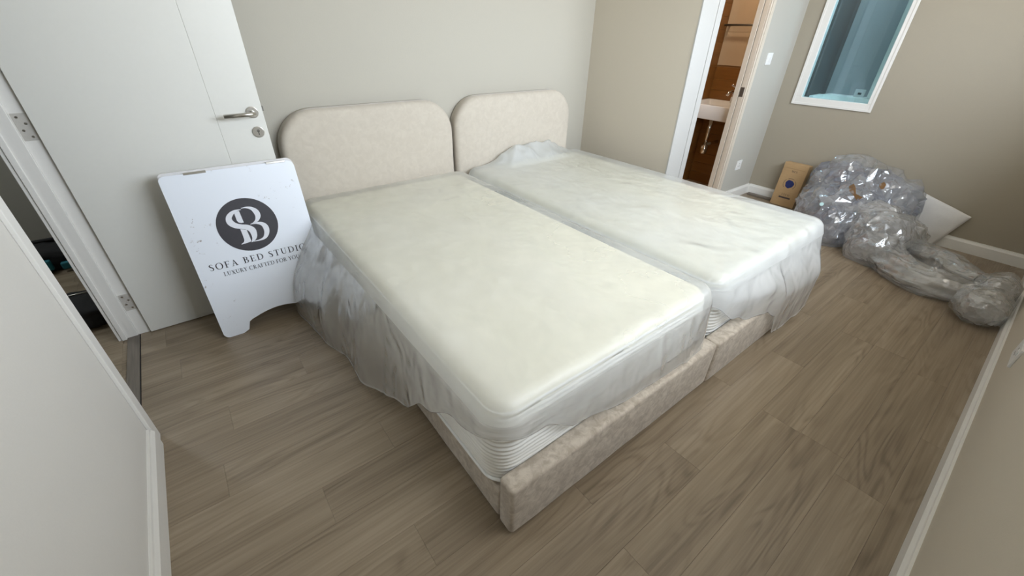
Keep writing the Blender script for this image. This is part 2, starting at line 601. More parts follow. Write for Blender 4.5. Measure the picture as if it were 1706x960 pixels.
wallmesh('wall_left', [(LEFT - LT, LEFT, FRONT - 0.2, D0 - 0.0, 0, H), (LEFT - LT, LEFT, D1, BACK, 0, H), (LEFT - LT, LEFT, D0, D1, 2.1, H)], M_WALLL)
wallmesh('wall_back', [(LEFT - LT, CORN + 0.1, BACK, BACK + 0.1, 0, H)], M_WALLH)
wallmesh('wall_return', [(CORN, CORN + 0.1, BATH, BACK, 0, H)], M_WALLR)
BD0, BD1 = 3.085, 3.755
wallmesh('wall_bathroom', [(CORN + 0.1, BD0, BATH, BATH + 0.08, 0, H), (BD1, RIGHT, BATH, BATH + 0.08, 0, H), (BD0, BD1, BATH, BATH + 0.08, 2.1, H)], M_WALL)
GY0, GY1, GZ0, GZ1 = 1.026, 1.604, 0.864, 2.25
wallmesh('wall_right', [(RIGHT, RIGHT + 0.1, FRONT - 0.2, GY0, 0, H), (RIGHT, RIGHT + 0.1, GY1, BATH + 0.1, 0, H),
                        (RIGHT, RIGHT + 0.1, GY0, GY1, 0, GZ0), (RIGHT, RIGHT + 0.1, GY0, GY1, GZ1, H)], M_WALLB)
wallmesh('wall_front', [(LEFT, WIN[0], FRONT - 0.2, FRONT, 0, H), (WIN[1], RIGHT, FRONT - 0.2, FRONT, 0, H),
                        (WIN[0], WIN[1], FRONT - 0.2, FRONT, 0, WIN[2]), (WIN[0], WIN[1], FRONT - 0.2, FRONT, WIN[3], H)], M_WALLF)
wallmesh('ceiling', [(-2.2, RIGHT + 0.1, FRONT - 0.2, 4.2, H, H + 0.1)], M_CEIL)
# window frame of the large window (out of frame, source of the daylight)
wf = struct(empty('window_2', ((WIN[0] + WIN[1]) / 2, FRONT - 0.1, WIN[2])))
bm = bmesh.new()
for b in ((WIN[0], WIN[1], WIN[2], WIN[2] + 0.05), (WIN[0], WIN[1], WIN[3] - 0.05, WIN[3]), (WIN[0], WIN[0] + 0.05, WIN[2] + 0.05, WIN[3] - 0.05),
          (WIN[1] - 0.05, WIN[1], WIN[2] + 0.05, WIN[3] - 0.05), ((WIN[0] + WIN[1]) / 2 - 0.03, (WIN[0] + WIN[1]) / 2 + 0.03, WIN[2] + 0.05, WIN[3] - 0.05)):
    add_box(bm, b[0], b[1], FRONT - 0.12, FRONT - 0.07, b[2], b[3])
bmobj('window_frame', bm, M_TRIM, wf)

# added unseen slab over the window, blocks high sky to darken the near floor
struct(box('sky_blocker', WIN[0] - 1.5, WIN[1] + 1.5, FRONT - 0.60, FRONT - 0.2, 2.45, 2.6, M_CEIL))
# floor: slab with every plank on it
fl = struct(box('floor', -2.2, RIGHT + 0.05, FRONT - 0.05, 4.2, -0.08, -0.004, M_GAP))
PW, PL = 0.152, 0.914
X0, X1, Y0, Y1 = LEFT - LT - 0.0, RIGHT, FRONT, BACK
known = {0: 2.52 - 2 * PL, 1: 1.60 - PL, 2: 1.12, 4: 0.20, 6: 0.003, 7: 0.27, 10: -0.20, 3: 0.71, 5: 0.62, 8: 0.66, 9: 0.30}


def plank(x0, x1, y0, y1):
    g, c, zt, zb = 0.0001, 0.0004, 0.0, -0.004
    xa, xb, ya, yb = x0 + g, x1 - g, y0 + g, y1 - g
    cx, cy = (xa + xb) / 2, (ya + yb) / 2
    v = []
    for z, d in ((zb, 0), (zt - 0.0006, 0), (zt, c)):
        v += [(xa + d - cx, ya + d - cy, z), (xb - d - cx, ya + d - cy, z), (xb - d - cx, yb - d - cy, z), (xa + d - cx, yb - d - cy, z)]
    f = [(8, 9, 10, 11)] + [(k * 4 + i, k * 4 + (i + 1) % 4, k * 4 + 4 + (i + 1) % 4, k * 4 + 4 + i) for k in (0, 1) for i in range(4)]
    o = obj('plank', v, f, M_FLOOR)
    o.location = (cx, cy, 0)
    o.parent = fl
    return o


def clip_y(ya, yb, x):
    return ya, yb


for k in range(-3, 28):
    ya, yb = 0.13 + PW * (k - 1), 0.13 + PW * k
    off = known.get(k, random.random() * PL)
    n0 = math.floor((-2.2 - off) / PL)
    for j in range(n0, n0 + 10):
        xa, xb = off + j * PL, off + (j + 1) * PL
        # the bedroom
        inside = ya >= D0 and yb <= D1
        a, b = max(xa, LEFT - LT if inside else LEFT), min(xb, RIGHT)
        c, d = max(ya, FRONT), min(yb, BACK if a < CORN else BATH)
        if a < CORN < b and d > BATH and c < BACK:
            for (aa, bb, dd) in ((a, CORN, min(yb, BACK)), (CORN, b, min(yb, BATH))):
                if bb - aa > 0.02 and dd - c > 0.01:
                    plank(aa, bb, c, dd)
        elif b - a > 0.02 and d - c > 0.01:
            plank(a, b, c, d)
        # the corridor behind the left wall
        a, b = max(xa, -1.75), min(xb, LEFT - LT)
        c, d = max(ya, 1.2), min(yb, 4.0)
        if b - a > 0.02 and d - c > 0.01:
            plank(a, b, c, d)
        a, b = max(xa, LEFT - LT), min(xb, LEFT)
        c, d = max(ya, D0), min(yb, D1)
        if b - a > 0.01 and d - c > 0.01 and not inside:
            plank(a, b, c, d)
struct(box('trim_5', -0.4885, -0.486, D0, D1 - 0.012, 0.0, 0.004, M_BLACK))
th = struct(box('trim_1', -0.537, -0.489, D0 - 0.0, D1 - 0.012, 0.0, 0.006, M_THRESH, bev=0.002))
# corridor shell
wallmesh('wall_corridor', [(-1.85, LEFT - LT, 4.0, 4.1, 0, H), (-1.85, -1.75, 1.2, 4.0, 0, H), (-1.85, LEFT - LT, 1.1, 1.2, 0, H), (LEFT - LT, LEFT - LT + 0.05, BACK + 0.1, 4.1, 0, H)], M_WALL)

# ---- baseboards


def baseboard(name, poly_path, th_=0.018, h=0.092):
    """profile swept along a straight wall: poly_path = (start, end, outward normal)"""
    (ax, ay), (bx, by), (nx, ny) = poly_path
    prof = [(0, 0), (th_, 0), (th_, h * 0.78), (th_ * 0.55, h * 0.93), (th_ * 0.45, h), (0, h)]
    vs = [(ax + nx * d, ay + ny * d, z) for d, z in prof] + [(bx + nx * d, by + ny * d, z) for d, z in prof]
    n = len(prof)
    bm = bmesh.new()
    bv = [bm.verts.new(v) for v in vs]
    for i in range(n):
        bm.faces.new((bv[i], bv[(i + 1) % n], bv[n + (i + 1) % n], bv[n + i]))
    bm.faces.new(bv[:n])
    bm.faces.new(bv[n:])
    return struct(bmobj(name, bm, M_TRIM))


bb = baseboard('baseboard_left', ((LEFT, FRONT), (LEFT, 1.583), (1, 0)), 0.019)
baseboard('baseboard_right', ((RIGHT, FRONT + 0.019), (RIGHT, BATH - 0.018), (-1, 0)))
baseboard('baseboard_front', ((LEFT + 0.02, FRONT), (RIGHT, FRONT), (0, 1)))
baseboard('baseboard_back', ((LEFT + 0.01, BACK), (CORN, BACK), (0, -1)))
baseboard('baseboard_return', ((CORN, BATH + 0.0), (CORN, BACK - 0.018), (-1, 0)))
baseboard('baseboard_bathroom', ((3.83, BATH), (RIGHT, BATH), (0, -1)))

# ---- casing of the left doorway and the jamb with its hinge leaves
tr = struct(empty('trim_2', (LEFT, D0, 0)))
box('casing', LEFT, LEFT + 0.012, 1.588, D0, 0, 2.16, M_TRIM, tr, 0.002)
box('casing', LEFT, LEFT + 0.012, D0, D1, 2.1, 2.16, M_TRIM, tr, 0.002)
box('jamb', LEFT - LT - 0.004, LEFT, D0, D0 + 0.012, 0, 2.1, M_TRIM, tr, 0.001)
jm = box('jamb', -0.493, LEFT - 0.003, D1 - 0.006, D1 + 0.02, 0, 2.1, M_TRIM, tr, 0.001)
st_ = box('jamb_stop', LEFT - LT - 0.004, -0.493, D1 - 0.02, D1 + 0.02, 0, 2.1, M_TRIM, tr, 0.002)
box('jamb_moulding', LEFT - LT - 0.002, LEFT - LT + 0.018, D1 - 0.026, D1 - 0.018, 0, 2.1, M_TRIM, tr, 0.002)
box('casing', LEFT - LT - 0.016, LEFT - LT - 0.004, D1 - 0.02, D1 + 0.06, 0, 2.16, M_TRIM, tr, 0.002)


def hinge(z0, z1):
    h = box('hinge', -0.489, LEFT - 0.001, D1 - 0.0085, D1 - 0.0055, z0, z1, M_HINGE, tr, 0.0008)
    bm = bmesh.new()
    for i in range(4):
        z = z0 + (z1 - z0) * (0.14 + 0.24 * i)
        add_disc(bm, (-0.468 + 0.008 * (-1) ** i, D1 - 0.0083, z), (0, -1, 0), 0.0045, 0.0012, 12)
    bmobj('screws', bm, M_STEEL, h)
    return h


hinge(0.145, 0.235)
hinge(0.955, 1.055)

# ---- the open door
DY = 2.44
dr = struct(empty('door_1', (-0.444, DY + 0.02, 0)))
bm = bmesh.new()
add_box(bm, -0.442, 0.1505, DY, DY + 0.04, 0.004, 2.08, 0.0012, 1)
leaf = bmobj('door_panel', bm, M_DOOR, dr)
bm = bmesh.new()
add_box(bm, 0.1515, 0.350, DY, DY + 0.04, 0.004, 2.08, 0.0012, 1)
leaf2 = bmobj('door_stile', bm, M_DOOR, dr)
box('door_core', -0.44, 0.348, DY + 0.002, DY + 0.038, 0.01, 2.07, M_DOOR, dr)
lz = 0.998
lx = 0.304
lev = disc('handle_rose', (lx, DY, lz), (0, -1, 0), 0.026, 0.009, M_STEEL, dr, 40, 0.003)
lever = tube('door_handle', [(lx, DY - 0.008, lz), (lx, DY - 0.030, lz), (lx, DY - 0.044, lz - 0.001), (lx - 0.006, DY - 0.053, lz - 0.001), (lx - 0.02, DY - 0.056, lz - 0.001), (lx - 0.125, DY - 0.056, lz - 0.003)], 0.0095, M_STEEL, dr, 16)
esc = disc('lock_plate', (lx + 0.002, DY, lz - 0.09), (0, -1, 0), 0.026, 0.008, M_STEEL, dr, 40, 0.003)
bm = bmesh.new()
add_disc(bm, (lx + 0.002, DY - 0.008, lz - 0.084), (0, -1, 0), 0.0065, 0.001, 16)
add_box(bm, lx - 0.0005, lx + 0.0045, DY - 0.009, DY - 0.008, lz - 0.104, lz - 0.086)
bmobj('keyhole', bm, M_DKSTEEL, esc)
box('latch_bolt', 0.350, 0.3585, DY + 0.014, DY + 0.027, lz + 0.0, lz + 0.022, M_DKSTEEL, dr, 0.001)

# ---- bathroom doorway
tb = struct(empty('trim_3', (BD0, BATH, 0)))
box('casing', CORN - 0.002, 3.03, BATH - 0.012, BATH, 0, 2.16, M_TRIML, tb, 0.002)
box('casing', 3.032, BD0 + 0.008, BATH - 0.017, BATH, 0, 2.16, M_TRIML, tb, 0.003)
box('jamb', BD0, BD0 + 0.010, BATH, BATH + 0.082, 0, 2.1, M_TRIM, tb, 0.002)
for a, b, d in ((BD1 - 0.004, BD1 + 0.014, 0.012), (BD1 + 0.016, BD1 + 0.040, 0.018), (BD1 + 0.042, BD1 + 0.056, 0.013), (BD1 + 0.058, BD1 + 0.074, 0.009)):
    box('casing', a, b, BATH - d, BATH, 0, 2.16, M_TRIMW, tb, 0.003)
box('jamb', BD1 - 0.006, BD1, BATH, BATH + 0.036, 0, 2.1, M_TRIMW, tb, 0.002)
box('jamb_stop', BD1 - 0.009, BD1, BATH + 0.042, BATH + 0.082, 0, 2.1, M_TRIMW, tb, 0.002)
box('casing', BD0, BD1, BATH - 0.014, BATH, 2.1, 2.16, M_TRIM, tb, 0.003)
sp = box('strike_plate', BD1 - 0.0085, BD1 - 0.0055, BATH + 0.004, BATH + 0.034, 0.93, 1.0, M_DKSTEEL, tb, 0.0008)

# bathroom interior
BX0, BX1, BY1 = 3.0, 4.31, 2.34
wallmesh('wall_bath_back', [(BX0, BX1 + 0.1, BY1, BY1 + 0.1, 0, H)], M_GROUT)
wallmesh('wall_bath_right', [(BX1, BX1 + 0.09, BATH + 0.1, BY1, 0, H)], M_GROUT)
wallmesh('wall_bath_left', [(CORN + 0.1, BX0, BATH + 0.1, BY1 + 0.1, 0, H)], M_PALETILE)
struct(box('floor_bath', BX0, BX1, BATH, BY1, -0.003, 0.001, M_PALETILE))
wbk = bpy.data.objects['wall_bath_back']
wrt = bpy.data.objects['wall_bath_right']
th_, tl_ = 0.098, 0.60


def tile_box(a, b, c, d, e, f, parent, mat=M_TILE):
    return box('tile', a, b, c, d, e, f, mat, parent, 0.0012, 1)


for r in range(25):
    z0 = 0.002 + r * 0.1
    z1 = z0 + th_
    x = BX0 - (0.3 if r % 2 else 0.0)
    while x < BX1 - 0.02:
        a, b = max(x + 0.001, BX0 + 0.001), min(x + tl_ - 0.001, BX1 - 0.006)
        if b - a > 0.03:
            tile_box(a, b, BY1 - 0.006, BY1, z0, z1, wbk)
        x += tl_
    if z1 < 1.115:
        tile_box(BX1 - 0.006, BX1, BATH + 0.102, BY1 - 0.007, z0, z1, wrt)
for r in range(5):
    z0 = 1.116 + r * 0.27
    for y0, y1 in ((BATH + 0.102, BY1 - 0.007),):
        tile_box(BX1 - 0.006, BX1, y0, y1, z0, z0 + 0.2685, wrt, M_PALETILE)

# ------------------------------------------------------------------ window to the light well
wn = struct(empty('window_1', (RIGHT, GY1, GZ0)))
GA0, GA1, GB0 = 1.062, 1.548, 0.913
bm = bmesh.new()
fx0, fx1 = RIGHT - 0.010, RIGHT + 0.05
add_box(bm, fx0, fx1, GY0, GY1, GZ0, GB0, 0.003)
add_box(bm, fx0, fx1, GY0, GY1, GZ1 - 0.05, GZ1, 0.003)
add_box(bm, fx0, fx1, GA1, GY1, GB0, GZ1 - 0.05, 0.003)
add_box(bm, fx0, fx1, GY0, GA0, GB0, GZ1 - 0.05, 0.003)
bmobj('window_frame', bm, M_TRIM, wn)
bm = bmesh.new()
add_box(bm, fx0 - 0.004, fx0, GY0 - 0.008, GY0 + 0.010, GZ0 - 0.010, GZ1, 0.001)
add_box(bm, fx0 - 0.004, fx0, GY1 - 0.010, GY1 + 0.008, GZ0 - 0.010, GZ1, 0.001)
add_box(bm, fx0 - 0.004, fx0, GY0 + 0.010, GY1 - 0.010, GZ0 - 0.010, GZ0 + 0.008, 0.001)
bmobj('frame_bead', bm, M_TRIM, wn)
box('window_pane', RIGHT + 0.004, RIGHT + 0.010, GA0 - 0.004, GA1 + 0.004, GB0 - 0.004, GZ1 - 0.045, M_GLASS, wn)
# the shaft behind the pane, open to the sky
bm = bmesh.new()
add_box(bm, RIGHT + 0.1, 5.05, 1.548, 1.65, 0.5, 2.7)
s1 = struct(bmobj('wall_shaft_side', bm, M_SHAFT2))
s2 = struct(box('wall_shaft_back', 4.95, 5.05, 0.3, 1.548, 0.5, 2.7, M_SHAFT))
struct(box('wall_shaft_near', RIGHT + 0.1, 4.95, 0.2, 0.3, 0.5, 2.7, M_SHAFT))
struct(box('floor_shaft', RIGHT + 0.1, 4.95, 0.3, 1.548, 0.80, 0.875, M_LEDGE))
ld = struct(empty('trim_4', (4.9, 1.3, 0.875)))
box('ledge', 4.80, 4.95, 0.95, 1.52, 0.875, 0.915, M_LEDGE, ld, 0.004)
box('ledge', RIGHT + 0.16, 4.80, 1.515, 1.548, 0.875, 0.915, M_LEDGE, ld, 0.004)
box('post', 4.80, 4.86, 0.95, 1.185, 0.916, 2.6, M_LEDGE, ld, 0.004)
vt = empty('vent_plate', (4.865, 1.26, 0.916), 'small square white plate on the ledge behind the teal window glass', 'plate')
box('plate', 4.86, 4.872, 1.222, 1.300, 0.916, 0.975, M_WHITE, vt, 0.003)
box('slot', 4.857, 4.861, 1.246, 1.272, 0.934, 0.950, M_SHAFT2, vt, 0.001)

# ------------------------------------------------------------------ beds


def headboard(parent, x0, x1, ztop, zbot=0.10, y0=2.548, y1=BACK - 0.004, R=0.205):
    # outline: flat at the bottom, two big round shoulders
    n = 14
    def outline(ins):
        r = max(R - ins, 0.02)
        a0, a1, t, b = x0 + ins, x1 - ins, ztop - ins, zbot + ins
        pts = []
        for i in range(16):
            pts.append((a0 + (a1 - a0) * i / 16, b))
        for i in range(10):
            pts.append((a1, b + (t - r - b) * i / 10))
        for i in range(n):
            an = math.pi / 2 * i / n
            pts.append((a1 - r + r * math.cos(an), t - r + r * math.sin(an)))
        for i in range(16):
            pts.append((a1 - r + (a0 - a1 + 2 * r) * i / 16, t))
        for i in range(n):
            an = math.pi / 2 + math.pi / 2 * i / n
            pts.append((a0 + r + r * math.cos(an), t - r + r * math.sin(an)))
        for i in range(10):
            pts.append((a0, t - r + (b - t + r) * i / 10))
        return pts
    f = 0.036
    prof = [(0.012, y1), (0.0, y1 - 0.008), (0.0, y0 + f)]
    for i in range(1, 9):
        a = math.pi / 2 * i / 8
        prof.append((f * (1 - math.cos(a)), y0 + f * (1 - math.sin(a))))
    for i in range(1, 9):
        d = f + 0.04 * i
        prof.append((d, y0 - 0.010 * (1 - math.exp(-3.0 * i / 8))))
    rings = [[(x, y, z) for x, z in outline(ins)] for ins, y in prof]
    vs, fs = rings_mesh(rings)
    vs = [(x, y + (0.002 * fbm(Vector((x * 7, z * 7, 1))) if y < y1 - 0.03 else 0), z) for x, y, z in vs]
    return obj('headboard', vs, fs, M_FAB, parent, True)


def panel(name, x0, x1, y0, y1, z0, z1, mat, parent, r=0.014, wob=0.002):
    bm = bmesh.new()
    add_box(bm, x0, x1, y0, y1, z0, z1, r, 4)
    long_ = 'x' if x1 - x0 > y1 - y0 else 'y'
    a0, a1 = (x0, x1) if long_ == 'x' else (y0, y1)
    for i in range(1, 24):
        c = a0 + r + (a1 - a0 - 2 * r) * i / 24
        bmesh.ops.bisect_plane(bm, geom=bm.verts[:] + bm.edges[:] + bm.faces[:], plane_co=(c, c, 0), plane_no=(1, 0, 0) if long_ == 'x' else (0, 1, 0))
    for v in bm.verts:
        k = fbm(v.co * 5.0) * wob
        v.co.x += k if long_ == 'y' else 0
        v.co.y += k if long_ == 'x' else 0
        if v.co.z > z0 + 0.05:
            v.co.z += fbm(v.co * 4.0 + Vector((3, 3, 3))) * wob * 1.5
    return bmobj(name, bm, mat, parent, True)


def make_bed(x0, x1, yf, ztop, hb, label, zside):
    b = empty('bed', ((x0 + x1) / 2, (yf + BACK) / 2, 0), label, 'bed', 'matching beige velvet single beds')
    headboard(b, *hb)
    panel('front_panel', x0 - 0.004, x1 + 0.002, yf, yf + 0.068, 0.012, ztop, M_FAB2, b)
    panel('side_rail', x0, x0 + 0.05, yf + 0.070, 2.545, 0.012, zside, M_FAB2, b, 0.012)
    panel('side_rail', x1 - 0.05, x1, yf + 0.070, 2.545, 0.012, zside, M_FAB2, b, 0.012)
    for fx in (x0 + 0.08, x1 - 0.08):
        for fy in (yf + 0.12, 2.46):
            disc('foot', (fx, fy, 0.0), (0, 0, 1), 0.025, 0.062, M_BLACK, b, 16)
    box('platform', x0 + 0.052, x1 - 0.052, yf + 0.072, 2.54, 0.06, 0.158, M_BLACK, b)
    return b


make_bed(0.428, 1.533, 0.515, 0.238, (0.402, 1.477, 0.972), 'nearer beige velvet bed on the left with a big round-shouldered headboard beside the open door', 0.150)
make_bed(1.538, 2.655, 0.511, 0.238, (1.496, 2.585, 0.975), 'farther beige velvet bed on the right with its headboard next to the wall corner', 0.150)


def make_mattress(x0, x1, y0, y1, z0, z1, label, tone):
    R = 0.075
    def ring(ins, z, wav=0.0):
        p = rrect(x0 + ins, x1 - ins, y0 + ins, y1 - ins, max(R - ins, 0.006), 10, 40, 60)
        return [(a, b, z) for a, b, nx, ny in p]
    rings = []
    for d in (0.30, 0.10, 0.012):
        rings.append(ring(d, z0))
    rings.append(ring(0.0, z0 + 0.014))
    ns = 110
    hh = z1 - z0
    for i in range(ns):
        s = i / (ns - 1)
        z = z0 + 0.02 + s * (hh - 0.065)
        bulge = -0.012 * math.sin(math.pi * s)
        base = rrect(x0, x1, y0, y1, R, 10, 40, 60)
        rr = []
        for (a, b, nx, ny) in base:
            # knitted border: soft horizontal ripples
            ph = z * 2 * math.pi / 0.018 + 1.1 * fbm(Vector((a * 5, b * 5, z * 4)))
            d = 0.0022 * math.sin(ph) - bulge + 0.003 * fbm(Vector((a * 8, b * 8, z * 8)))
            zz = z + 0.004 * fbm(Vector((a * 6 + 9, b * 6, 0)))
            rr.append((a + nx * d, b + ny * d, zz))
        rings.append(rr)
    nside = len(rings)
    f = 0.05
    for i in range(1, 9):
        a = math.pi / 2 * i / 8
        rings.append(ring(f * (1 - math.cos(a)), z1 - f * (1 - math.sin(a)) - 0.004))
    for d in [0.07 + 0.0235 * k for k in range(19)]:
        p = rrect(x0 + d, x1 - d, y0 + d, y1 - d, 0.01, 10, 40, 60)
        rings.append([(a, b, z1 - 0.004 + 0.006 * (1 - math.exp(-d * 12)) + 0.0015 * fbm(Vector((a * 6, b * 6, 2)))) for a, b, nx, ny in p])
    vs, fs = rings_mesh(rings)
    m = obj('mattress', vs, fs, M_MSIDE, None, True)
    m.data.materials.append(M_MATT)
    n = len(rings[0])
    for i, p in enumerate(m.data.polygons):
        if i >= nside * n:
            p.material_index = 1
    tag(m, label, 'mattress', 'thick white mattresses on the beds')
    for z, ins in ((z0 + 0.012, -0.002), (z1 - 0.034, 0.006)):
        p = rrect(x0 + ins, x1 - ins, y0 + ins, y1 - ins, R, 10, 40, 60)
        pts = [(a, b, z) for a, b, _, _ in p]
        bm = bmesh.new()
        add_tube(bm, pts + [pts[0]], 0.006, 8, False)
        bmobj('piping', bm, M_PIPE, m, True)
    return m


m1 = (0.425, 1.495, 0.588, 2.535, 0.160, 0.495)
m2 = (1.560, 2.640, 0.592, 2.535, 0.160, 0.500)
make_mattress(*m1, 'thick cream mattress on the nearer left bed under clear plastic', 0)
make_mattress(*m2, 'thick white mattress on the farther right bed under milky plastic', 0)

# ------------------------------------------------------------------ plastic covers


def smooth(a, b, x):
    t = max(0, min(1, (x - a) / (b - a)))
    return t * t * (3 - 2 * t)


def interp(tab, x):
    if x <= tab[0][0]:
        return tab[0][1]
    for (a, va), (b, vb) in zip(tab, tab[1:]):
        if x <= b:
            t = (x - a) / (b - a)
            t = t * t * (3 - 2 * t)
            return va + (vb - va) * t
    return tab[-1][1]


def make_cover(mm, drop, flare, mat, label, lift=0.016, seed=0.0, amp=1.0, flo=0.012, bump_=False, skirt=None):
    x0, x1, y0, y1, z0, z1 = mm
    R = 0.085
    e = lift + 0.007
    base = rrect(x0 - e, x1 + e, y0 - e, y1 + 0.004, R, 22, 150, 240)
    n = len(base)
    rings = []
    # from the centre of the top outwards
    for d in [0.46 * (1 - k / 44.0) for k in range(44)]:
        f = 0.055
        if d < f:
            zz = z1 - f + math.sqrt(max(0, f * f - (f - d) ** 2)) + lift
        else:
            zz = z1 + lift
        p = rrect(x0 - e + d, x1 + e - d, y0 - e + d, y1 + 0.004 - d, max(R - d, 0.012), 22, 150, 240)
        rr = []
        for (a, b, nx, ny) in p:
            q = Vector((a, b, seed))
            w = ridged(Vector((a * 1.0, b * 0.6, seed)), 4.0, 3, 0.5) * 0.0035 + ridged(q, 15.0, 2, 0.5) * 0.0012
            w *= amp * smooth(0.0, 0.06, d)
            zz2 = zz + max(w, -0.003)
            if bump_:
                zz2 += 0.075 * smooth(2.30, 2.47, b) * smooth(1.66, 2.0, a) * (1 - smooth(2.30, 2.58, a)) * (0.8 + 0.5 * ridged(Vector((a, b, 3)), 6.0, 2)) * smooth(0.0, 0.03, d)
            rr.append((a, b, zz2))
        rings.append(rr)
    # the skirt
    ns = 34
    acc = [0.0] * n
    s_arc = 0.0
    arcs = []
    for i in range(n):
        arcs.append(s_arc)
        a, b = base[i], base[(i + 1) % n]
        s_arc += math.hypot(b[0] - a[0], b[1] - a[1])
    zt = z1 + lift - 0.055
    for k in range(1, ns + 1):
        s = k / ns
        rr = []
        for i, (a, b, nx, ny) in enumerate(base):
            L = drop(a, b, nx, ny)
            L *= 1 + 0.06 * noise.noise(Vector((a * 9, b * 9, seed)))
            fl_ = flare(a, b, nx, ny)
            d = L * s
            q = Vector((a * 1.0, b * 1.0, seed + 5))
            fold = (math.sin(arcs[i] * 24 + s * 2.0 + 5 * fbm(Vector((a * 3, b * 3, s * 1.5 + seed)))) * 0.5 + fbm(Vector((a * 9, b * 9, s * 2 + seed)))) * (0.0025 if bump_ else 0.004) * s
            cr = ridged(Vector((a, b, zt - d + seed)), 6.0, 3, 0.5) * 0.0035 * smooth(0, 0.15, s)
            off = fl_ * ((smooth(0, 0.5, s) if bump_ else s ** 1.2) + 0.35 * math.sin(math.pi * s) * smooth(1.2, 1.8, b) * abs(nx)) + (fold + cr) * amp * (0.4 + 2.0 * abs(fl_)) + 0.005
            # the foot of the skirt must not pass through the upholstery
            off = max(off, -0.008 if bump_ and nx > 0.2 else 0.002)
            z = max(zt - d, flo)
            rr.append((a + nx * off, b + ny * off, z + 0))
        rings.append(rr)
    last = rings[-1]
    for dx, dz in ((0.002, 0.003), (0.001, 0.008)):
        rings.append([(p[0] + q[2] * dx, p[1] + q[3] * dx, p[2] + dz + 0.004 * noise.noise(Vector((p[0] * 30, p[1] * 30, dz * 100)))) for p, q in zip(last, base)])
    vs, fs = rings_mesh(rings, True, False)
    o = obj('plastic_cover', vs, fs, mat, None, True)
    o.data.materials.append(skirt)
    for p in o.data.polygons:
        if p.center.z < z1 - 0.036:
            p.material_index = 1
    tag(o, label, 'plastic cover', 'plastic covers on the mattresses')
    return o


def drop1(a, b, nx, ny):
    # left side of the nearer bed hangs to the floor near the headboard and shortens to the front corner
    left = interp([(0.55, 0.045), (0.75, 0.10), (0.95, 0.22), (1.15, 0.37), (1.35, 0.43), (2.2, 0.44), (2.54, 0.34)], b)
    front = interp([(0.42, 0.045), (0.55, 0.075), (0.72, 0.155), (0.95, 0.20), (1.25, 0.205), (1.42, 0.25), (1.52, 0.26)], a)
    back = 0.05
    right = 0.10
    w = [max(0, -nx) ** 2, max(0, -ny) ** 2, max(0, ny) ** 2, max(0, nx) ** 2]
    v = [left, front, back, right]
    return sum(p * q for p, q in zip(w, v)) / max(1e-6, sum(w))


def flare1(a, b, nx, ny):
    left = interp([(0.55, 0.004), (0.8, 0.012), (1.1, 0.035), (1.27, 0.06), (1.44, 0.11), (1.6, 0.10), (1.83, 0.15), (2.15, 0.19), (2.35, 0.17), (2.54, 0.06)], b)
    front = interp([(0.42, 0.004), (0.6, 0.006), (0.9, 0.018), (1.3, 0.03), (1.5, 0.02)], a)
    w = [max(0, -nx) ** 2, max(0, -ny) ** 2, max(0, ny) ** 2, max(0, nx) ** 2]
    v = [left, front, 0.001, 0.001]
    return sum(p * q for p, q in zip(w, v)) / max(1e-6, sum(w))


def drop2(a, b, nx, ny):
    front = interp([(1.56, 0.10), (1.68, 0.17), (1.80, 0.215), (1.95, 0.23), (2.04, 0.27), (2.10, 0.40), (2.2, 0.425), (2.5, 0.42), (2.62, 0.36)], a)
    right = interp([(0.58, 0.33), (0.8, 0.30), (1.2, 0.36), (2.5, 0.25)], b)
    w = [max(0, -nx) ** 2, max(0, -ny) ** 2, max(0, ny) ** 2, max(0, nx) ** 2]
    v = [0.07, front, 0.05, right]
    return sum(p * q for p, q in zip(w, v)) / max(1e-6, sum(w))


def flare2(a, b, nx, ny):
    front = interp([(1.56, 0.006), (1.75, 0.03), (1.95, 0.06), (2.10, 0.078), (2.5, 0.080), (2.62, 0.03)], a)
    right = interp([(0.58, -0.006), (1.2, 0.012), (2.5, 0.02)], b)
    w = [max(0, -nx) ** 2, max(0, -ny) ** 2, max(0, ny) ** 2, max(0, nx) ** 2]
    v = [0.002, front, 0.001, right]
    return sum(p * q for p, q in zip(w, v)) / max(1e-6, sum(w))


make_cover(m1, drop1, flare1, M_FILM, 'clear plastic cover over the nearer mattress, its skirt billowing out beside the sign', seed=1.3, skirt=M_SKIRT1)
make_cover(m2, drop2, flare2, M_FILM2, 'milky plastic cover over the farther mattress, hanging over its front panel', lift=0.016, seed=7.7, amp=0.8, bump_=True, skirt=M_SKIRT2)

# ------------------------------------------------------------------ the A-board
SX, SY, SYAW, SLEAN = -0.148, 2.155, -0.020, 0.204
SW, SH = 0.546, 0.803
su = Vector((math.cos(SYAW), math.sin(SYAW), 0))
sn = Vector((-math.sin(SYAW), math.cos(SYAW), 0))
sv = Vector((0, 0, 1)) * math.cos(SLEAN) + sn * math.sin(SLEAN)
sw = su.cross(sv)            # towards the viewer
SO = Vector((SX, SY, 0.001))
MS = Matrix(((su.x, sv.x, sw.x, SO.x), (su.y, sv.y, sw.y, SO.y), (su.z, sv.z, sw.z, SO.z), (0, 0, 0, 1)))


def arc(cx, cy, r, a0, a1, n=7):
    return [(cx + r * math.cos(math.radians(a0 + (a1 - a0) * i / n)), cy + r * math.sin(math.radians(a0 + (a1 - a0) * i / n))) for i in range(n + 1)]


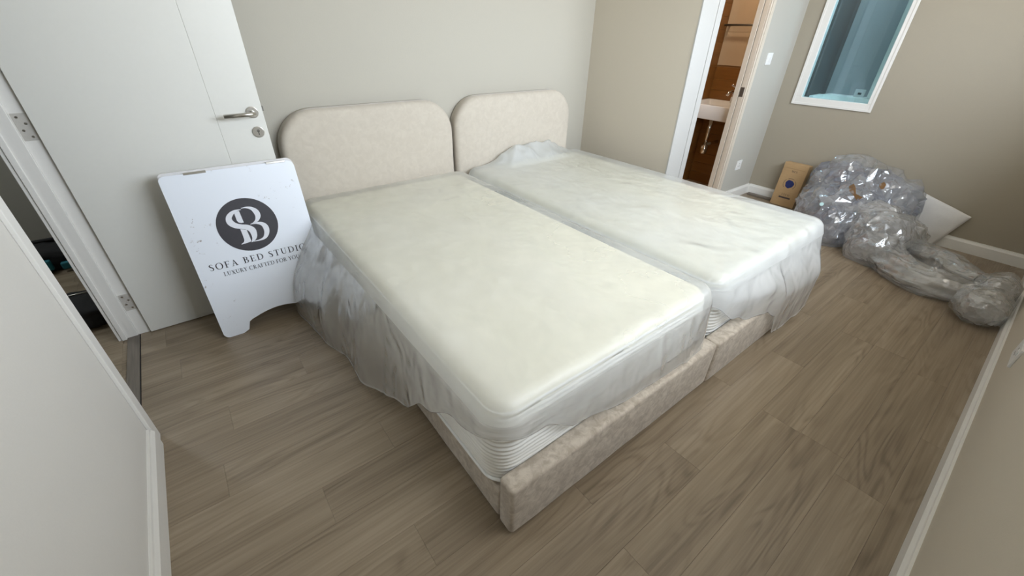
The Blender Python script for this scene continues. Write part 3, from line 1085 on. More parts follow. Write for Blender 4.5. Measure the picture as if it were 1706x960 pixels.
def board_outline(W_, H_):
    r = 0.028
    p = arc(r, r, r, 180, 270) + [(0.085, 0.0)] + [(0.112, 0.012), (0.126, 0.052)]
    for i in range(0, 13):
        u = 0.14 + (W_ - 0.28) * i / 12
        p.append((u, 0.060 + 0.028 * math.sin(math.pi * i / 12)))
    p += [(W_ - 0.126, 0.052), (W_ - 0.112, 0.012), (W_ - 0.085, 0.0)]
    p += arc(W_ - r, r, r, 270, 360) + arc(W_ - 0.03, H_ - 0.03, 0.03, 0, 90) + arc(0.022, H_ - 0.022, 0.022, 90, 180)
    return p


sg = empty('sign_board', (SX + 0.27, SY + 0.06, 0), 'white folding A-board with round dark logo, standing in front of the open door', 'sign')
front = prism('front_board', board_outline(SW, SH), MS, -0.014, M_SIGN, sg)
ML2 = math.radians(2.0)
sv2 = Vector((0, 0, 1)) * math.cos(SLEAN * 0.62) + sn * math.sin(SLEAN * 0.62)
sw2 = su.cross(sv2)
top = MS @ Vector((0, SH, -0.017))
SO2 = top - sv2 * (top.z - 0.002) / sv2.z
MS2 = Matrix(((su.x, sv2.x, sw2.x, SO2.x), (su.y, sv2.y, sw2.y, SO2.y), (su.z, sv2.z, sw2.z, SO2.z), (0, 0, 0, 1)))
prism('rear_board', board_outline(SW, (top.z - 0.002) / sv2.z + 0.012), MS2, -0.014, M_SIGNEDGE, sg)
for u0 in (0.095, 0.425):
    bm = bmesh.new()
    add_box(bm, u0, u0 + 0.085, SH - 0.006, SH + 0.004, -0.024, 0.002, 0.001, 1, MS)
    hb_ = bmobj('hinge', bm, M_STEEL, sg)


def ribbon(pts, sub=6):
    """closed outlines of a stroke given as (x, y, width), smoothed by Catmull-Rom"""
    P = [pts[0]] + list(pts) + [pts[-1]]
    fine = []
    for i in range(1, len(P) - 2):
        for k in range(sub):
            t = k / sub
            fine.append(tuple(0.5 * ((2 * P[i][c]) + (-P[i - 1][c] + P[i + 1][c]) * t + (2 * P[i - 1][c] - 5 * P[i][c] + 4 * P[i + 1][c] - P[i + 2][c]) * t * t + (-P[i - 1][c] + 3 * P[i][c] - 3 * P[i + 1][c] + P[i + 2][c]) * t ** 3) for c in range(3)))
    fine.append(pts[-1])
    L, R_ = [], []
    for i, (x, y, w) in enumerate(fine):
        a, b = fine[max(i - 1, 0)], fine[min(i + 1, len(fine) - 1)]
        dx, dy = b[0] - a[0], b[1] - a[1]
        l = math.hypot(dx, dy) or 1
        L.append((x - dy / l * w / 2, y + dx / l * w / 2))
        R_.append((x + dy / l * w / 2, y - dx / l * w / 2))
    return L, R_


def add_ribbon(bm, pts, tf, z):
    L, R_ = ribbon(pts)
    vl = [bm.verts.new(tf(p[0], p[1], z)) for p in L]
    vr = [bm.verts.new(tf(p[0], p[1], z)) for p in R_]
    for i in range(len(L) - 1):
        bm.faces.new((vl[i], vl[i + 1], vr[i + 1], vr[i]))


def add_poly(bm, pts, tf, z):
    bm.faces.new([bm.verts.new(tf(x, y, z)) for x, y in pts])


# logo outlines in board coordinates (metres)
def tf_b(x, y, z):
    return MS @ Vector((x, y, z))


lg = disc('logo_disc', MS @ Vector((0.267, 0.533, 0.0001)), sw, 0.129, 0.0006, M_INK, sg, 64)
bm = bmesh.new()
ZP = 0.0011
add_ribbon(bm, [(0.2599, 0.6096, 0.0028), (0.2461, 0.6101, 0.0065), (0.2303, 0.6066, 0.0123), (0.2136, 0.597, 0.0188), (0.1997, 0.5806, 0.0236), (0.1996, 0.5596, 0.0281), (0.2139, 0.5415, 0.0253), (0.236, 0.5309, 0.0226), (0.2592, 0.5225, 0.0247), (0.2757, 0.5054, 0.0295), (0.2777, 0.4834, 0.0254), (0.2738, 0.4663, 0.0194), (0.2641, 0.4532, 0.0096), (0.2561, 0.4475, 0.0018)], tf_b, ZP)
add_poly(bm, [(0.228, 0.6017), (0.2388, 0.6043), (0.2502, 0.6058), (0.2515, 0.5776), (0.2529, 0.548), (0.2421, 0.5475), (0.2322, 0.5527), (0.2279, 0.5616)], tf_b, ZP)
add_poly(bm, [(0.229, 0.5195), (0.2419, 0.5154), (0.2533, 0.5117), (0.2556, 0.4827), (0.2565, 0.4515), (0.2406, 0.4484), (0.2111, 0.4457), (0.2141, 0.45), (0.2242, 0.4546), (0.2292, 0.4636), (0.23, 0.4869)], tf_b, ZP)
add_ribbon(bm, [(0.2617, 0.6156, 0.0028), (0.2816, 0.6154, 0.0067), (0.3027, 0.6072, 0.0147), (0.3168, 0.5894, 0.0237), (0.3199, 0.5677, 0.0233), (0.31, 0.5482, 0.0153), (0.2944, 0.5376, 0.0073), (0.2765, 0.5336, 0.0019)], tf_b, ZP)
add_ribbon(bm, [(0.2782, 0.5332, 0.0019), (0.3041, 0.5334, 0.0089), (0.3258, 0.5243, 0.018), (0.3359, 0.5071, 0.0244), (0.3351, 0.485, 0.0228), (0.326, 0.4653, 0.0184), (0.3136, 0.4543, 0.0123), (0.294, 0.4493, 0.0069), (0.2653, 0.4488, 0.0025)], tf_b, ZP)
bmobj('monogram', bm, M_PRINTW, lg)

# ---- a small serif alphabet (cap height 1)
ST, TN, SF = 0.15, 0.055, 0.05


def glyphs():
    G = {}
    def rect(x0, x1, y0, y1):
        return ('p', [(x0, y0), (x1, y0), (x1, y1), (x0, y1)])
    def stem(x, w=ST, top_=True, bot=True, sx=0.10):
        o = [rect(x, x + w, 0, 1)]
        if bot:
            o.append(rect(x - sx, x + w + sx, 0, SF))
        if top_:
            o.append(rect(x - sx, x + w + sx, 1 - SF, 1))
        return o
    def ring(cx, rx, a0, a1, n=18, wt=ST, wn_=TN):
        pts = []
        for i in range(n + 1):
            a = math.radians(a0 + (a1 - a0) * i / n)
            w = wn_ + (wt - wn_) * abs(math.cos(a)) ** 1.4
            pts.append((cx + (rx - w / 2) * math.cos(a), 0.5 + (0.52 - wn_ / 2) * math.sin(a), w))
        return ('r', pts)
    G['I'] = (0.40, stem(0.125))
    G['L'] = (0.68, stem(0.12) + [rect(0.12, 0.64, 0, SF), rect(0.59, 0.64, 0, 0.24)])
    G['E'] = (0.70, stem(0.12) + [rect(0.12, 0.62, 1 - SF, 1), rect(0.12, 0.52, 0.49, 0.54), rect(0.12, 0.65, 0, SF), rect(0.57, 0.62, 0.80, 1), rect(0.60, 0.65, 0, 0.22), rect(0.48, 0.52, 0.42, 0.61)])
    G['F'] = (0.66, stem(0.12) + [rect(0.12, 0.62, 1 - SF, 1), rect(0.12, 0.50, 0.47, 0.52), rect(0.57, 0.62, 0.80, 1), rect(0.46, 0.50, 0.40, 0.59)])
    G['T'] = (0.74, [rect(0.295, 0.445, 0, 1), rect(0.19, 0.55, 0, SF), rect(0.03, 0.71, 1 - SF, 1), rect(0.03, 0.08, 0.78, 1), rect(0.66, 0.71, 0.78, 1)])
    G['D'] = (0.88, stem(0.12, top_=True) + [('r', [(0.2, 0.975, TN), (0.42, 0.965, TN), (0.62, 0.88, 0.10), (0.745, 0.68, 0.145), (0.765, 0.5, ST), (0.745, 0.32, 0.145), (0.62, 0.12, 0.10), (0.42, 0.035, TN), (0.2, 0.025, TN)])])
    bb_ = [('r', [(0.2, 0.975, TN), (0.38, 0.965, TN), (0.50, 0.88, 0.11), (0.53, 0.76, 0.14), (0.48, 0.62, 0.10), (0.36, 0.545, TN), (0.2, 0.535, TN)])]
    G['B'] = (0.74, stem(0.12) + bb_ + [('r', [(0.2, 0.535, TN), (0.42, 0.525, TN), (0.56, 0.44, 0.11), (0.61, 0.28, ST), (0.55, 0.12, 0.11), (0.42, 0.035, TN), (0.2, 0.025, TN)])])
    G['R'] = (0.78, stem(0.12) + bb_ + [('r', [(0.36, 0.54, 0.10), (0.48, 0.36, 0.14), (0.62, 0.12, 0.14), (0.76, 0.0, 0.05)])])
    G['O'] = (0.96, [ring(0.48, 0.45, 0, 360, 28)])
    G['C'] = (0.84, [ring(0.47, 0.44, 52, 308, 22), rect(0.70, 0.74, 0.70, 0.98)])
    G['S'] = (0.60, [('r', [(0.50, 0.78, 0.03), (0.44, 0.92, 0.05), (0.30, 0.975, TN), (0.15, 0.90, 0.11), (0.12, 0.76, 0.14), (0.22, 0.61, 0.15), (0.40, 0.46, 0.15), (0.48, 0.27, 0.14), (0.43, 0.10, 0.11), (0.28, 0.025, TN), (0.13, 0.09, 0.05), (0.07, 0.24, 0.03)])])
    G['A'] = (0.82, [('p', [(0.12, 0), (0.19, 0), (0.43, 0.92), (0.40, 1.0)]), ('p', [(0.60, 0), (0.77, 0), (0.43, 1.0), (0.36, 0.92)]), rect(0.22, 0.66, 0.32, 0.37), rect(0.03, 0.29, 0, SF), rect(0.52, 0.84, 0, SF)])
    G['U'] = (0.86, [('r', [(0.195, 1.0, ST), (0.195, 0.60, ST), (0.20, 0.34, 0.14), (0.28, 0.11, 0.11), (0.44, 0.03, 0.07), (0.60, 0.10, TN), (0.67, 0.32, TN), (0.675, 0.60, TN), (0.675, 1.0, TN)]), rect(0.03, 0.36, 1 - SF, 1), rect(0.55, 0.80, 1 - SF, 1)])
    G['X'] = (0.82, [('p', [(0.09, 1), (0.27, 1), (0.75, 0), (0.57, 0)]), ('p', [(0.62, 1), (0.69, 1), (0.20, 0), (0.13, 0)]), rect(0.02, 0.33, 1 - SF, 1), rect(0.52, 0.80, 1 - SF, 1), rect(0.03, 0.30, 0, SF), rect(0.48, 0.82, 0, SF)])
    G['Y'] = (0.78, [('p', [(0.07, 1), (0.25, 1), (0.46, 0.50), (0.33, 0.46)]), ('p', [(0.62, 1), (0.69, 1), (0.46, 0.50), (0.42, 0.44)]), rect(0.32, 0.47, 0, 0.50), rect(0.22, 0.57, 0, SF), rect(0.0, 0.31, 1 - SF, 1), rect(0.53, 0.78, 1 - SF, 1)])
    G['M'] = (1.0, [rect(0.10, 0.16, 0, 1), rect(0.76, 0.91, 0, 1), ('p', [(0.10, 1), (0.25, 1), (0.52, 0.1), (0.44, 0.0)]), ('p', [(0.76, 1), (0.84, 1), (0.52, 0.0), (0.44, 0.0)]), rect(0.02, 0.24, 0, SF), rect(0.68, 0.98, 0, SF)])
    return G


GL = glyphs()


def lettering(name, txt, cx, y0, capw, caph, gap, space, M, z, mat, parent, slant=0.0):
    """capw: total width the line is fitted to"""
    tot = 0
    for ch in txt:
        tot += (space if ch == ' ' else GL[ch][0] + gap)
    tot -= gap
    sx = capw / tot
    x = 0
    for ch in txt:
        bm = bmesh.new()
        if ch == ' ':
            x += space
            continue
        wd, parts = GL[ch]
        tf = lambda a, b, zz, x=x: M @ Vector((cx - capw / 2 + (x + a) * sx, y0 + b * caph + slant * (cx - capw / 2 + (x + a) * sx - cx), zz))
        for kind, pts in parts:
            if kind == 'p':
                add_poly(bm, pts, tf, z)
            else:
                add_ribbon(bm, pts, tf, z)
        x += wd + gap
        bmobj(name, bm, mat, parent)


lettering('letter', 'SOFA BED STUDIO', 0.268, 0.352, 0.436, 0.031, 0.16, 0.55, MS, 0.0008, M_INK, sg)
lettering('letter', 'LUXURY CRAFTED FOR YOU', 0.270, 0.3130, 0.346, 0.0200, 0.05, 0.36, MS, 0.0008, M_INK, sg)

# ------------------------------------------------------------------ right-hand corner: carton, foam, wrapping
# carton
cb = empty('cardboard_box', (4.33, 1.35, 0), 'upright brown cardboard box with a round blue print against the right wall', 'box')
MC = Matrix.Translation((4.285, 1.452, 0.001)) @ Matrix.Rotation(math.radians(-1.5), 4, 'Z') @ Matrix.Rotation(math.radians(4.0), 4, 'Y')
bw, bh, bd = 0.205, 0.385, 0.075
box('box_body', 0, bd, -bw, 0, 0, bh, M_CARD, cb, 0.002, 1, MC)
bm = bmesh.new()
add_box(bm, -0.0025, 0.0, -bw + 0.001, -0.001, bh - 0.045, bh + 0.002, 0.0008, 1, MC)
add_box(bm, 0.0, bd, -bw + 0.001, -0.001, bh, bh + 0.0025, 0.0008, 1, MC)
bmobj('box_flap', bm, M_CARD, cb)
# print plane: u to the right in the picture is -y, v up, w towards -x
MP = MC @ Matrix(((0, 0, -1, 0), (-1, 0, 0, 0), (0, 1, 0, 0), (0, 0, 0, 1)))
bm = bmesh.new()
n_ = 40
pts = []
for i in range(n_):
    a = 2 * math.pi * i / n_
    rr = 0.036 * (1 + 0.05 * math.sin(3 * a + 1) + 0.03 * math.sin(7 * a))
    pts.append((0.103 + rr * math.cos(a), 0.205 + rr * math.sin(a)))
add_poly(bm, pts, lambda x, y, z: MP @ Vector((x, y, z)), 0.0006)
bmobj('blue_print', bm, M_CARDBLUE, cb)
bm = bmesh.new()
tfb = lambda x, y, z: MP @ Vector((x, y, z))
for a0, a1 in ((-45, 45), (60, 120), (135, 225)):
    add_ribbon(bm, [(0.103 + 0.052 * math.cos(math.radians(a0 + (a1 - a0) * k / 10)), 0.205 + 0.050 * math.sin(math.radians(a0 + (a1 - a0) * k / 10)), 0.003) for k in range(11)], tfb, 0.0006)
bmobj('ring_print', bm, M_CARDINK, cb)
lettering('letter', 'MEX', 0.105, 0.310, 0.050, 0.017, 0.1, 0.3, MP, 0.0031 - 0.0025, M_CARDINK, cb)
lettering('letter', 'CECO', 0.105, 0.098, 0.066, 0.017, 0.1, 0.3, MP, 0.0006, M_CARDINK, cb)
bm = bmesh.new()
add_poly(bm, [(0.055, 0.072), (0.155, 0.072), (0.155, 0.086), (0.055, 0.086)], tfb, 0.0006)
bmobj('print_bar', bm, M_CARDINK, cb)

# dark strip lying by the skirting
st2 = box('floor_strip', 4.335, 4.375, 1.36, 1.70, 0.001, 0.02, M_THRESH, None, 0.003)
tag(st2, 'short dark grey strip lying on the floor beside the cardboard box', 'strip')

# foam sheet leaning on the wall
fm = []
nu, nv = 30, 24
ex = Vector((0, 0.56, 0.165)).normalized()     # along the long edge, up-left in the picture
ey = Vector((0, 0.11, -0.27)).normalized()
tip = Vector((4.392, 0.150, 0.262))
Lx, Ly = 0.60, 0.285
vs, fs = [], []
for side in (0, 1):
    for j in range(nv + 1):
        for i in range(nu + 1):
            u, v = i / nu, j / nv
            p = tip + ex * (u * Lx) + ey * (v * Ly)
            edge = min(u, 1 - u) * Lx
            edge2 = min(v, 1 - v) * Ly
            puff = 0.016 * min(1, (edge / 0.10)) ** 0.5 * min(1, (edge2 / 0.08)) ** 0.5
            lean = (0.27 - p.z) * -0.10
            sag = -0.05 * max(0, u - 0.75) ** 2 * 4
            p.x += lean + (0.002 - 0.0 if side else -0.004) + (puff * 0.4 if side else -puff) + 0.006 * fbm(p * 6)
            p.x = min(p.x, RIGHT - 0.003 if p.z > 0.095 else RIGHT - 0.021)
            p.z = max(p.z + sag * 0.3, 0.002)
            vs.append(p)
n1 = (nu + 1) * (nv + 1)
for j in range(nv):
    for i in range(nu):
        a = j * (nu + 1) + i
        fs.append((a, a + 1, a + nu + 2, a + nu + 1))
        fs.append((n1 + a, n1 + a + nu + 1, n1 + a + nu + 2, n1 + a + 1))
for i in range(nu):
    for a in (i, nv * (nu + 1) + i):
        fs.append((a, n1 + a, n1 + a + 1, a + 1))
for j in range(nv):
    for a in (j * (nu + 1), j * (nu + 1) + nu):
        fs.append((a, a + nu + 1, n1 + a + nu + 1, n1 + a))
fo = obj('foam_sheet', vs, fs, M_FOAM, None, True)
tag(fo, 'white foam sheet with a pointed corner leaning on the right wall behind the plastic', 'foam sheet')


def blob(name, lobes, mat, parent, seed, amp=0.03, freq=7.0, res=0.020, floor_=0.003, wallx=RIGHT - 0.024, flat=False):
    """crumpled film: metaball-like union of lobes (centre, radii) sampled on a sphere-mapped remesh"""
    bm = bmesh.new()
    for c, rad in lobes:
        r = bmesh.ops.create_icosphere(bm, subdivisions=3, radius=1.0)
        for v in r['verts']:
            v.co = Vector((v.co.x * rad[0] + c[0], v.co.y * rad[1] + c[1], v.co.z * rad[2] + c[2]))
    o = bmobj(name, bm, mat, parent, True)
    md = o.modifiers.new('r', 'REMESH')
    md.mode = 'VOXEL'
    md.voxel_size = res
    md2 = o.modifiers.new('s', 'SMOOTH')
    md2.iterations = 6
    dg = bpy.context.evaluated_depsgraph_get()
    me = bpy.data.meshes.new_from_object(o.evaluated_get(dg))
    o.modifiers.clear()
    old = o.data
    o.data = me
    bpy.data.meshes.remove(old)
    bm = bmesh.new()
    bm.from_mesh(me)
    bmesh.ops.subdivide_edges(bm, edges=bm.edges[:], cuts=1, use_grid_fill=True)
    bm.normal_update()
    moves = []
    S = Vector((seed, seed * 1.7, seed * 0.3))
    for v in bm.verts:
        p = v.co + S
        d = ridged(p, freq, 4, 0.55) * amp + fbm(p * 3.0, 2) * amp * 0.8
        moves.append(d)
    for v, d in zip(bm.verts, moves):
        v.co += v.normal * d
        p = v.co + S
        v.co += Vector((noise.noise(p * 16), noise.noise(p * 16 + Vector((7, 0, 0))), noise.noise(p * 16 + Vector((0, 7, 0))))) * amp * 0.5
        if v.co.z < floor_:
            v.co.z = floor_ + 0.002 * abs(noise.noise(p * 30))
        if v.co.x > wallx:
            v.co.x = wallx - 0.003 * abs(noise.noise(p * 30))
        if v.co.y < FRONT + 0.022 and v.co.z < 0.4:
            v.co.y = FRONT + 0.022 + 0.003 * abs(noise.noise(p * 30))
    bmesh.ops.recalc_face_normals(bm, faces=bm.faces)
    bm.to_mesh(me)
    bm.free()
    if flat:
        md = o.modifiers.new('d', 'DECIMATE')
        md.ratio = flat
        dg = bpy.context.evaluated_depsgraph_get()
        me2 = bpy.data.meshes.new_from_object(o.evaluated_get(dg))
        o.modifiers.clear()
        o.data = me2
        bpy.data.meshes.remove(me)
        me = me2
    for p in me.polygons:
        p.use_smooth = not flat
    if not me.materials:
        me.materials.append(mat)
    return o


hp = empty('plastic_heap', (4.0, 0.9, 0), 'tall heap of crumpled grey clear plastic between the cardboard box and the bed', 'plastic wrap')
blob('crumpled_film', [((4.24, 0.93, 0.20), (0.13, 0.20, 0.27)), ((4.08, 0.86, 0.13), (0.24, 0.24, 0.20)), ((4.27, 0.74, 0.25), (0.11, 0.17, 0.20)), ((3.86, 0.82, 0.09), (0.17, 0.15, 0.13)),
                       ((4.26, 1.06, 0.20), (0.11, 0.09, 0.24)), ((4.29, 0.58, 0.22), (0.09, 0.12, 0.16))], M_WRAP, hp, 3.1, 0.040, 5.0, 0.022, flat=0.07)
HEAP = [((4.30, 1.02, 0.30), (0.06, 0.10, 0.16)), ((4.23, 0.94, 0.21), (0.14, 0.21, 0.28)), ((4.06, 0.84, 0.14), (0.26, 0.25, 0.22)), ((4.26, 0.72, 0.26), (0.12, 0.18, 0.21)), ((3.86, 0.82, 0.09), (0.19, 0.16, 0.14)), ((4.27, 0.56, 0.21), (0.10, 0.13, 0.18))]
blob('outer_film', HEAP, M_WISP, hp, 11.3, 0.050, 4.0, 0.024, flat=0.05)
bu = empty('plastic_bundle', (3.7, 0.45, 0), 'rounded bundle of bunched plastic with two long twisted tails on the floor', 'plastic wrap')
blob('bunched_film', [((3.80, 0.52, 0.13), (0.18, 0.16, 0.16)), ((3.68, 0.49, 0.08), (0.13, 0.13, 0.10)), ((4.02, 0.44, 0.10), (0.20, 0.12, 0.11)), ((3.92, 0.58, 0.20), (0.14, 0.12, 0.11))], M_WRAP2, bu, 8.2, 0.024, 6.0, 0.018, flat=0.10)
blob('outer_film', [((3.80, 0.51, 0.14), (0.20, 0.18, 0.17)), ((3.66, 0.48, 0.09), (0.14, 0.14, 0.11)), ((4.02, 0.43, 0.10), (0.22, 0.13, 0.12))], M_WISP, bu, 14.1, 0.030, 4.5, 0.022, flat=0.08)


def tail(name, pts, rad, mat, parent, seed):
    bm = bmesh.new()
    P = []
    pp = [pts[0]] + list(pts) + [pts[-1]]
    rr = [rad[0]] + list(rad) + [rad[-1]]
    sub = 16
    R_ = []
    for i in range(1, len(pp) - 2):
        for k in range(sub):
            t = k / sub
            P.append(tuple(0.5 * ((2 * pp[i][c]) + (-pp[i - 1][c] + pp[i + 1][c]) * t + (2 * pp[i - 1][c] - 5 * pp[i][c] + 4 * pp[i + 1][c] - pp[i + 2][c]) * t * t + (-pp[i - 1][c] + 3 * pp[i][c] - 3 * pp[i + 1][c] + pp[i + 2][c]) * t ** 3) for c in range(3)))
            R_.append(rr[i] + (rr[i + 1] - rr[i]) * t)
    rings = add_tube(bm, P, R_, 40, True)
    S = Vector((seed, seed, seed))
    nr = len(rings)
    for i, ring in enumerate(rings):
        c = Vector(P[i])
        for k, v in enumerate(ring):
            a = 2 * math.pi * k / 40
            d = (v.co - c)
            f = 0.92 + 0.13 * (1 - abs(math.sin(3.5 * a + i * 0.05 + 2.5 * noise.noise(Vector((i * 0.04, seed, 0)))))) * 2 - 0.10 + 0.12 * ridged(Vector((i * 0.045, math.cos(a), math.sin(a))) + S, 1.6, 3)
            v.co = c + d * f
            if v.co.z < 0.003:
                v.co.z = 0.003 + 0.001 * abs(noise.noise(v.co * 40))
            if v.co.y < FRONT + 0.022:
                v.co.y = FRONT + 0.022
            if v.co.x > RIGHT - 0.024:
                v.co.x = RIGHT - 0.024
    o = bmobj(name, bm, mat, parent, mat is not M_WISP)
    if mat is M_WISP:
        md = o.modifiers.new('d', 'DECIMATE')
        md.ratio = 0.25
    return o


tail('film_tail', [(3.70, 0.46, 0.06), (3.56, 0.36, 0.055), (3.44, 0.22, 0.06), (3.40, 0.10, 0.065), (3.42, -0.02, 0.06), (3.42, -0.12, 0.09)], [0.09, 0.085, 0.08, 0.07, 0.055, 0.06], M_WRAP2, bu, 2.2)
tail('film_tail', [(3.95, 0.36, 0.06), (3.87, 0.24, 0.06), (3.78, 0.12, 0.07), (3.65, 0.02, 0.07), (3.55, -0.08, 0.10)], [0.06, 0.065, 0.07, 0.065, 0.05], M_WRAP2, bu, 6.4)
tail('outer_film', [(3.74, 0.47, 0.07), (3.56, 0.35, 0.06), (3.43, 0.22, 0.065), (3.40, 0.08, 0.075), (3.44, -0.06, 0.07), (3.44, -0.14, 0.10)], [0.11, 0.10, 0.09, 0.085, 0.075, 0.06], M_WISP, bu, 12.2)
tail('outer_film', [(3.97, 0.37, 0.07), (3.86, 0.23, 0.07), (3.77, 0.11, 0.08), (3.64, 0.01, 0.08), (3.54, -0.09, 0.11)], [0.07, 0.08, 0.085, 0.08, 0.06], M_WISP, bu, 16.4)
kn = empty('plastic_ball', (3.26, -0.14, 0), 'balled up end of plastic wrap on the floor against the near right wall', 'plastic wrap')
blob('balled_film', [((3.27, -0.135, 0.085), (0.115, 0.095, 0.085)), ((3.46, -0.15, 0.12), (0.10, 0.07, 0.08)), ((3.52, -0.17, 0.10), (0.10, 0.06, 0.09))], M_WRAP2, kn, 5.5, 0.014, 9.0, 0.013, flat=0.2)
blob('outer_film', [((3.275, -0.13, 0.09), (0.125, 0.10, 0.09)), ((3.48, -0.14, 0.13), (0.12, 0.08, 0.09))], M_WISP, kn, 21.0, 0.016, 7.0, 0.015, flat=0.12)

# packing tape and a sticker stuck on the heap


def strip(name, pts, w, mat, parent, side):
    vs, fs = [], []
    for i, p in enumerate(pts):
        p = Vector(p)
        a, b = Vector(pts[max(0, i - 1)]), Vector(pts[min(len(pts) - 1, i + 1)])
        t = (b - a).normalized()
        s_ = t.cross(Vector(side)).normalized()
        k = 0.8 + 0.4 * math.sin(i * 2.3)
        vs += [p - s_ * w * k / 2, p + s_ * w * k / 2]
    for i in range(len(pts) - 1):
        fs.append((2 * i, 2 * i + 1, 2 * i + 3, 2 * i + 2))
    o = obj(name, vs, fs, mat, parent)
    md = o.modifiers.new('t', 'SOLIDIFY')
    md.thickness = 0.002
    return o


from mathutils.bvhtree import BVHTree
trees = []
for ch in hp.children:
    trees.append(BVHTree.FromPolygons([v.co.copy() for v in ch.data.vertices], [tuple(p.vertices) for p in ch.data.polygons]))


def on_heap(y, z):
    best = 4.3
    for tr_ in trees:
        h = tr_.ray_cast(Vector((3.2, y, z)), Vector((1, 0, 0)))
        if h[0] is not None:
            best = min(best, h[0].x)
    return (best - 0.004, y, z)


strip('packing_tape', [on_heap(0.825, 0.405), on_heap(0.80, 0.385), on_heap(0.765, 0.36), on_heap(0.725, 0.335)], 0.042, M_TAPE, hp, (1, 0, 0))
strip('packing_tape', [on_heap(0.695, 0.415), on_heap(0.68, 0.40), on_heap(0.67, 0.38)], 0.038, M_TAPE, hp, (1, 0, 0))
st3 = on_heap(0.915, 0.262)
disc('sticker', st3, (-1, -0.2, 0.3), 0.014, 0.003, M_STICK, hp, 9)

# ------------------------------------------------------------------ switches and sockets


def wall_plate(name, M, w, h, label, cat, kind):
    o = box(name, -w / 2, w / 2, -h / 2, h / 2, 0, 0.009, M_WHITE, None, 0.002, 2, M)
    tag(o, label, cat)
    if kind == 'switch':
        box('rocker', -w * 0.22, w * 0.22, -h * 0.22, h * 0.22, 0.009, 0.013, M_WHITE, o, 0.0015, 2, M)
    else:
        bm = bmesh.new()
        for x, y in ((0, 0.014), (-0.011, -0.010), (0.011, -0.010)):
            add_box(bm, x - 0.0035, x + 0.0035, y - 0.004, y + 0.004, 0.0088, 0.0094, 0, 1, M)
        bmobj('socket_holes', bm, M_DKSTEEL, o)
        box('rocker', w * 0.24, w * 0.40, h * 0.08, h * 0.34, 0.009, 0.012, M_WHITE, o, 0.001, 2, M)
    return o


def wallM(p, u, v):
    u, v = Vector(u), Vector(v)
    w = u.cross(v)
    return Matrix(((u.x, v.x, w.x, p[0]), (u.y, v.y, w.y, p[1]), (u.z, v.z, w.z, p[2]), (0, 0, 0, 1)))


wall_plate('light_switch', wallM((4.0, BATH, 1.20), (1, 0, 0), (0, 0, 1)), 0.086, 0.086, 'white light switch on the pale wall right of the bathroom doorway', 'switch', 'switch')
wall_plate('wall_socket', wallM((4.05, BATH, 0.33), (1, 0, 0), (0, 0, 1)), 0.086, 0.086, 'white wall socket low on the pale wall below the light switch', 'socket', 'socket')
wall_plate('wall_socket', wallM((2.36, FRONT, 0.31), (-1, 0, 0), (0, 0, 1)), 0.146, 0.086, 'white wall socket on the near right wall at the edge of the picture', 'socket', 'socket')

# ------------------------------------------------------------------ bathroom things
bs = empty('wash_basin', (4.08, 2.035, 0.70), 'white wall-hung wash basin seen through the bathroom doorway', 'basin')
bx0, bx1, by0, by1, bz0, bz1 = 3.85, BX1 - 0.008, 1.86, BY1 - 0.012, 0.70, 0.822
pr = [(0.02, bz0), (0.004, bz0 + 0.002), (0.0, bz0 + 0.008), (0.0, bz1 - 0.006), (0.001, bz1 - 0.003), (0.005, bz1), (0.030, bz1), (0.034, bz1 - 0.004), (0.042, bz1 - 0.014), (0.07, bz1 - 0.055), (0.13, bz1 - 0.075), (0.18, bz1 - 0.078)]
rings = []
for ins, z in pr:
    rings.append([(a, b, z) for a, b, _, _ in rrect(bx0 + ins, bx1 - ins * (1.0 if ins < 0.02 else 1.25), by0 + ins, by1 - ins, max(0.014 - ins * 0.1, 0.006), 6, 10, 10)])
vs, fs = rings_mesh(rings)
obj('basin_bowl', vs, fs, M_CERAMIC, bs, True)
bm = bmesh.new()
add_box(bm, 3.925, 3.928, 1.955, 2.0, 0.765, 0.775)
bmobj('overflow_slot', bm, M_DKSTEEL, bs)
ft = empty('basin_faucet', (4.2, 2.05, bz1), 'chrome mixer tap at the back of the wash basin', 'tap')
tube('tap_body', [(4.19, 2.035, bz1), (4.19, 2.035, bz1 + 0.11)], 0.021, M_CHROME, ft, 20)
tube('tap_spout', [(4.19, 2.035, bz1 + 0.085), (4.14, 2.035, bz1 + 0.10), (4.08, 2.035, bz1 + 0.09), (4.065, 2.035, bz1 + 0.07)], 0.013, M_CHROME, ft, 14)
tube('tap_lever', [(4.19, 2.035, bz1 + 0.112), (4.17, 2.035, bz1 + 0.135), (4.11, 2.035, bz1 + 0.155)], 0.008, M_CHROME, ft, 12)
tp = empty('basin_trap', (4.08, 2.12, 0.4), 'chrome bottle trap hanging under the wash basin', 'drain trap')
tube('trap_pipe', [(4.08, 2.13, bz0 + 0.004), (4.08, 2.13, 0.44)], 0.018, M_CHROME, tp, 16)
tube('trap_bottle', [(4.08, 2.13, 0.44), (4.08, 2.13, 0.435), (4.08, 2.13, 0.36), (4.08, 2.13, 0.35)], [0.02, 0.034, 0.034, 0.022], M_CHROME, tp, 20)
tube('trap_outlet', [(4.10, 2.13, 0.43), (4.20, 2.13, 0.44), (BX1 - 0.007, 2.13, 0.44)], 0.016, M_CHROME, tp, 14)
rl = empty('towel_rail', (4.24, 2.2, 1.437), 'slim metal towel rail on the bathroom wall above the wash basin', 'towel rail')
tube('rail', [(4.245, 2.325, 1.437), (4.245, 1.90, 1.437)], 0.008, M_DKSTEEL, rl, 12)
for y in (2.305, 1.92):
    tube('bracket', [(4.245, y, 1.437), (BX1 - 0.007, y, 1.437)], 0.010, M_CHROME, rl, 12)
cl = empty('ceiling_light', (3.6, 2.1, H), 'round warm ceiling light inside the bathroom', 'ceiling light')
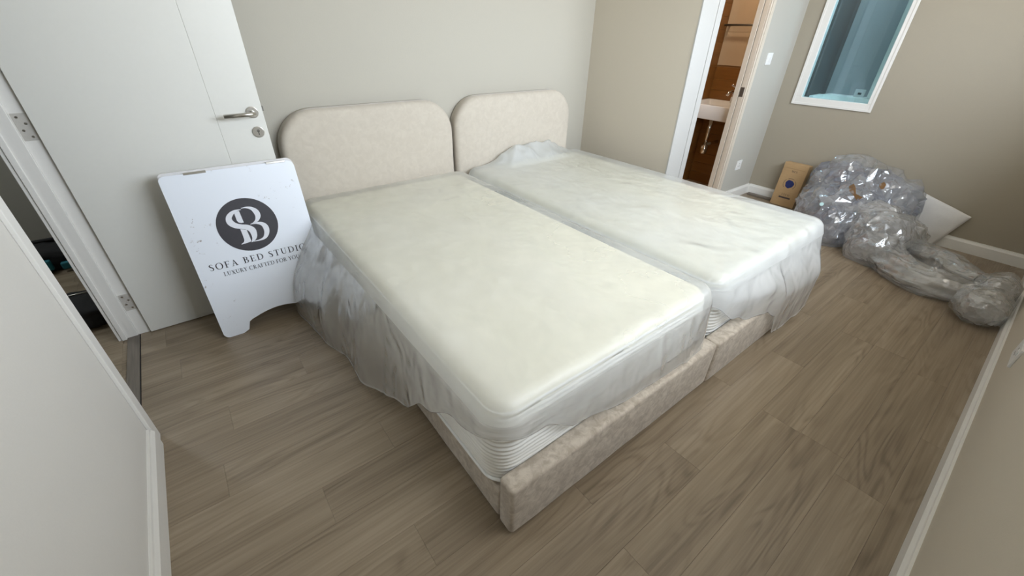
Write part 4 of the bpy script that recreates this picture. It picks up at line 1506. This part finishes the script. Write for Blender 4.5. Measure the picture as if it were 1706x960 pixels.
disc('light_rim', (3.6, 2.06, H), (0, 0, -1), 0.12, 0.03, M_WHITE, cl, 40, 0.006)
disc('diffuser', (3.6, 2.06, H - 0.03), (0, 0, -1), 0.105, 0.008, emit('warm_diffuser', (1.0, 0.80, 0.58), 12.0), cl, 40, 0.004)
ll = bpy.data.lights.new('bathroom_lamp', 'AREA')
ll.shape = 'DISK'
ll.size = 0.2
ll.energy = 8.0
ll.color = (1.0, 0.82, 0.62)
lo = bpy.data.objects.new('bathroom_lamp', ll)
COL.objects.link(lo)
lo.location = (3.6, 2.06, H - 0.042)

# ------------------------------------------------------------------ corridor things
cl2 = empty('ceiling_light', (-1.4, 3.45, H), 'added round fill light on the corridor ceiling, unseen above the black bags', 'ceiling light')
disc('light_rim', (-1.4, 3.45, H), (0, 0, -1), 0.14, 0.03, M_WHITE, cl2, 40, 0.006)
disc('diffuser', (-1.4, 3.45, H - 0.03), (0, 0, -1), 0.125, 0.008, emit('corridor_fill_glow', (0.85, 0.95, 1.0), 10.0), cl2, 40, 0.004)
l3 = bpy.data.lights.new('corridor_fill', 'AREA')  # invented fill lamp that brightens the dark corridor
l3.shape = 'DISK'
l3.size = 0.25
l3.energy = 11.0
l3.color = (0.88, 0.96, 1.0)
l3o = bpy.data.objects.new('corridor_fill', l3)
COL.objects.link(l3o)
l3o.location = (-1.4, 3.45, H - 0.042)



def bag(name, c, rad, label, seed, parts):
    o = empty(name, (c[0], c[1], 0), label, 'bag')
    bm = bmesh.new()
    bmesh.ops.create_icosphere(bm, subdivisions=4, radius=1.0)
    for v in bm.verts:
        q = v.co.copy()
        # boxy lump
        m_ = max(abs(q.x), abs(q.y), abs(q.z))
        q = q * (0.55 + 0.45 / m_)
        q *= 1 + 0.12 * fbm(q * 2.2 + Vector((seed, 0, 0)))
        v.co = Vector((c[0] + q.x * rad[0], c[1] + q.y * rad[1], max(0.003, c[2] + q.z * rad[2])))
    bmobj('bag_body', bm, M_BLACK, o, True)
    return o


b1 = bag('tool_bag', (-0.95, 3.70, 0.06), (0.20, 0.16, 0.085), 'black tool bag with teal pockets on the corridor floor by the far wall', 2.0, 0)
box('bag_pocket', -0.985, -0.895, 3.50, 3.535, 0.03, 0.095, M_TEAL, b1, 0.008)
box('bag_pocket', -0.86, -0.78, 3.50, 3.535, 0.02, 0.065, M_TEAL, b1, 0.008)
tube('bag_handle', [(-1.05, 3.72, 0.13), (-1.0, 3.72, 0.155), (-0.88, 3.72, 0.155), (-0.82, 3.72, 0.13)], 0.012, M_BLACK, b1)
b2 = bag('duffel_bag', (-0.70, 2.80, 0.05), (0.14, 0.17, 0.065), 'black soft bag with a white tag on the corridor floor nearest the doorway', 5.0, 0)
box('bag_tag', -0.755, -0.72, 2.615, 2.64, 0.03, 0.05, M_WHITE, b2, 0.003)
tube('bag_zip', [(-0.80, 2.86, 0.116), (-0.72, 2.85, 0.122), (-0.63, 2.86, 0.116)], 0.004, M_STEEL, b2, 8)
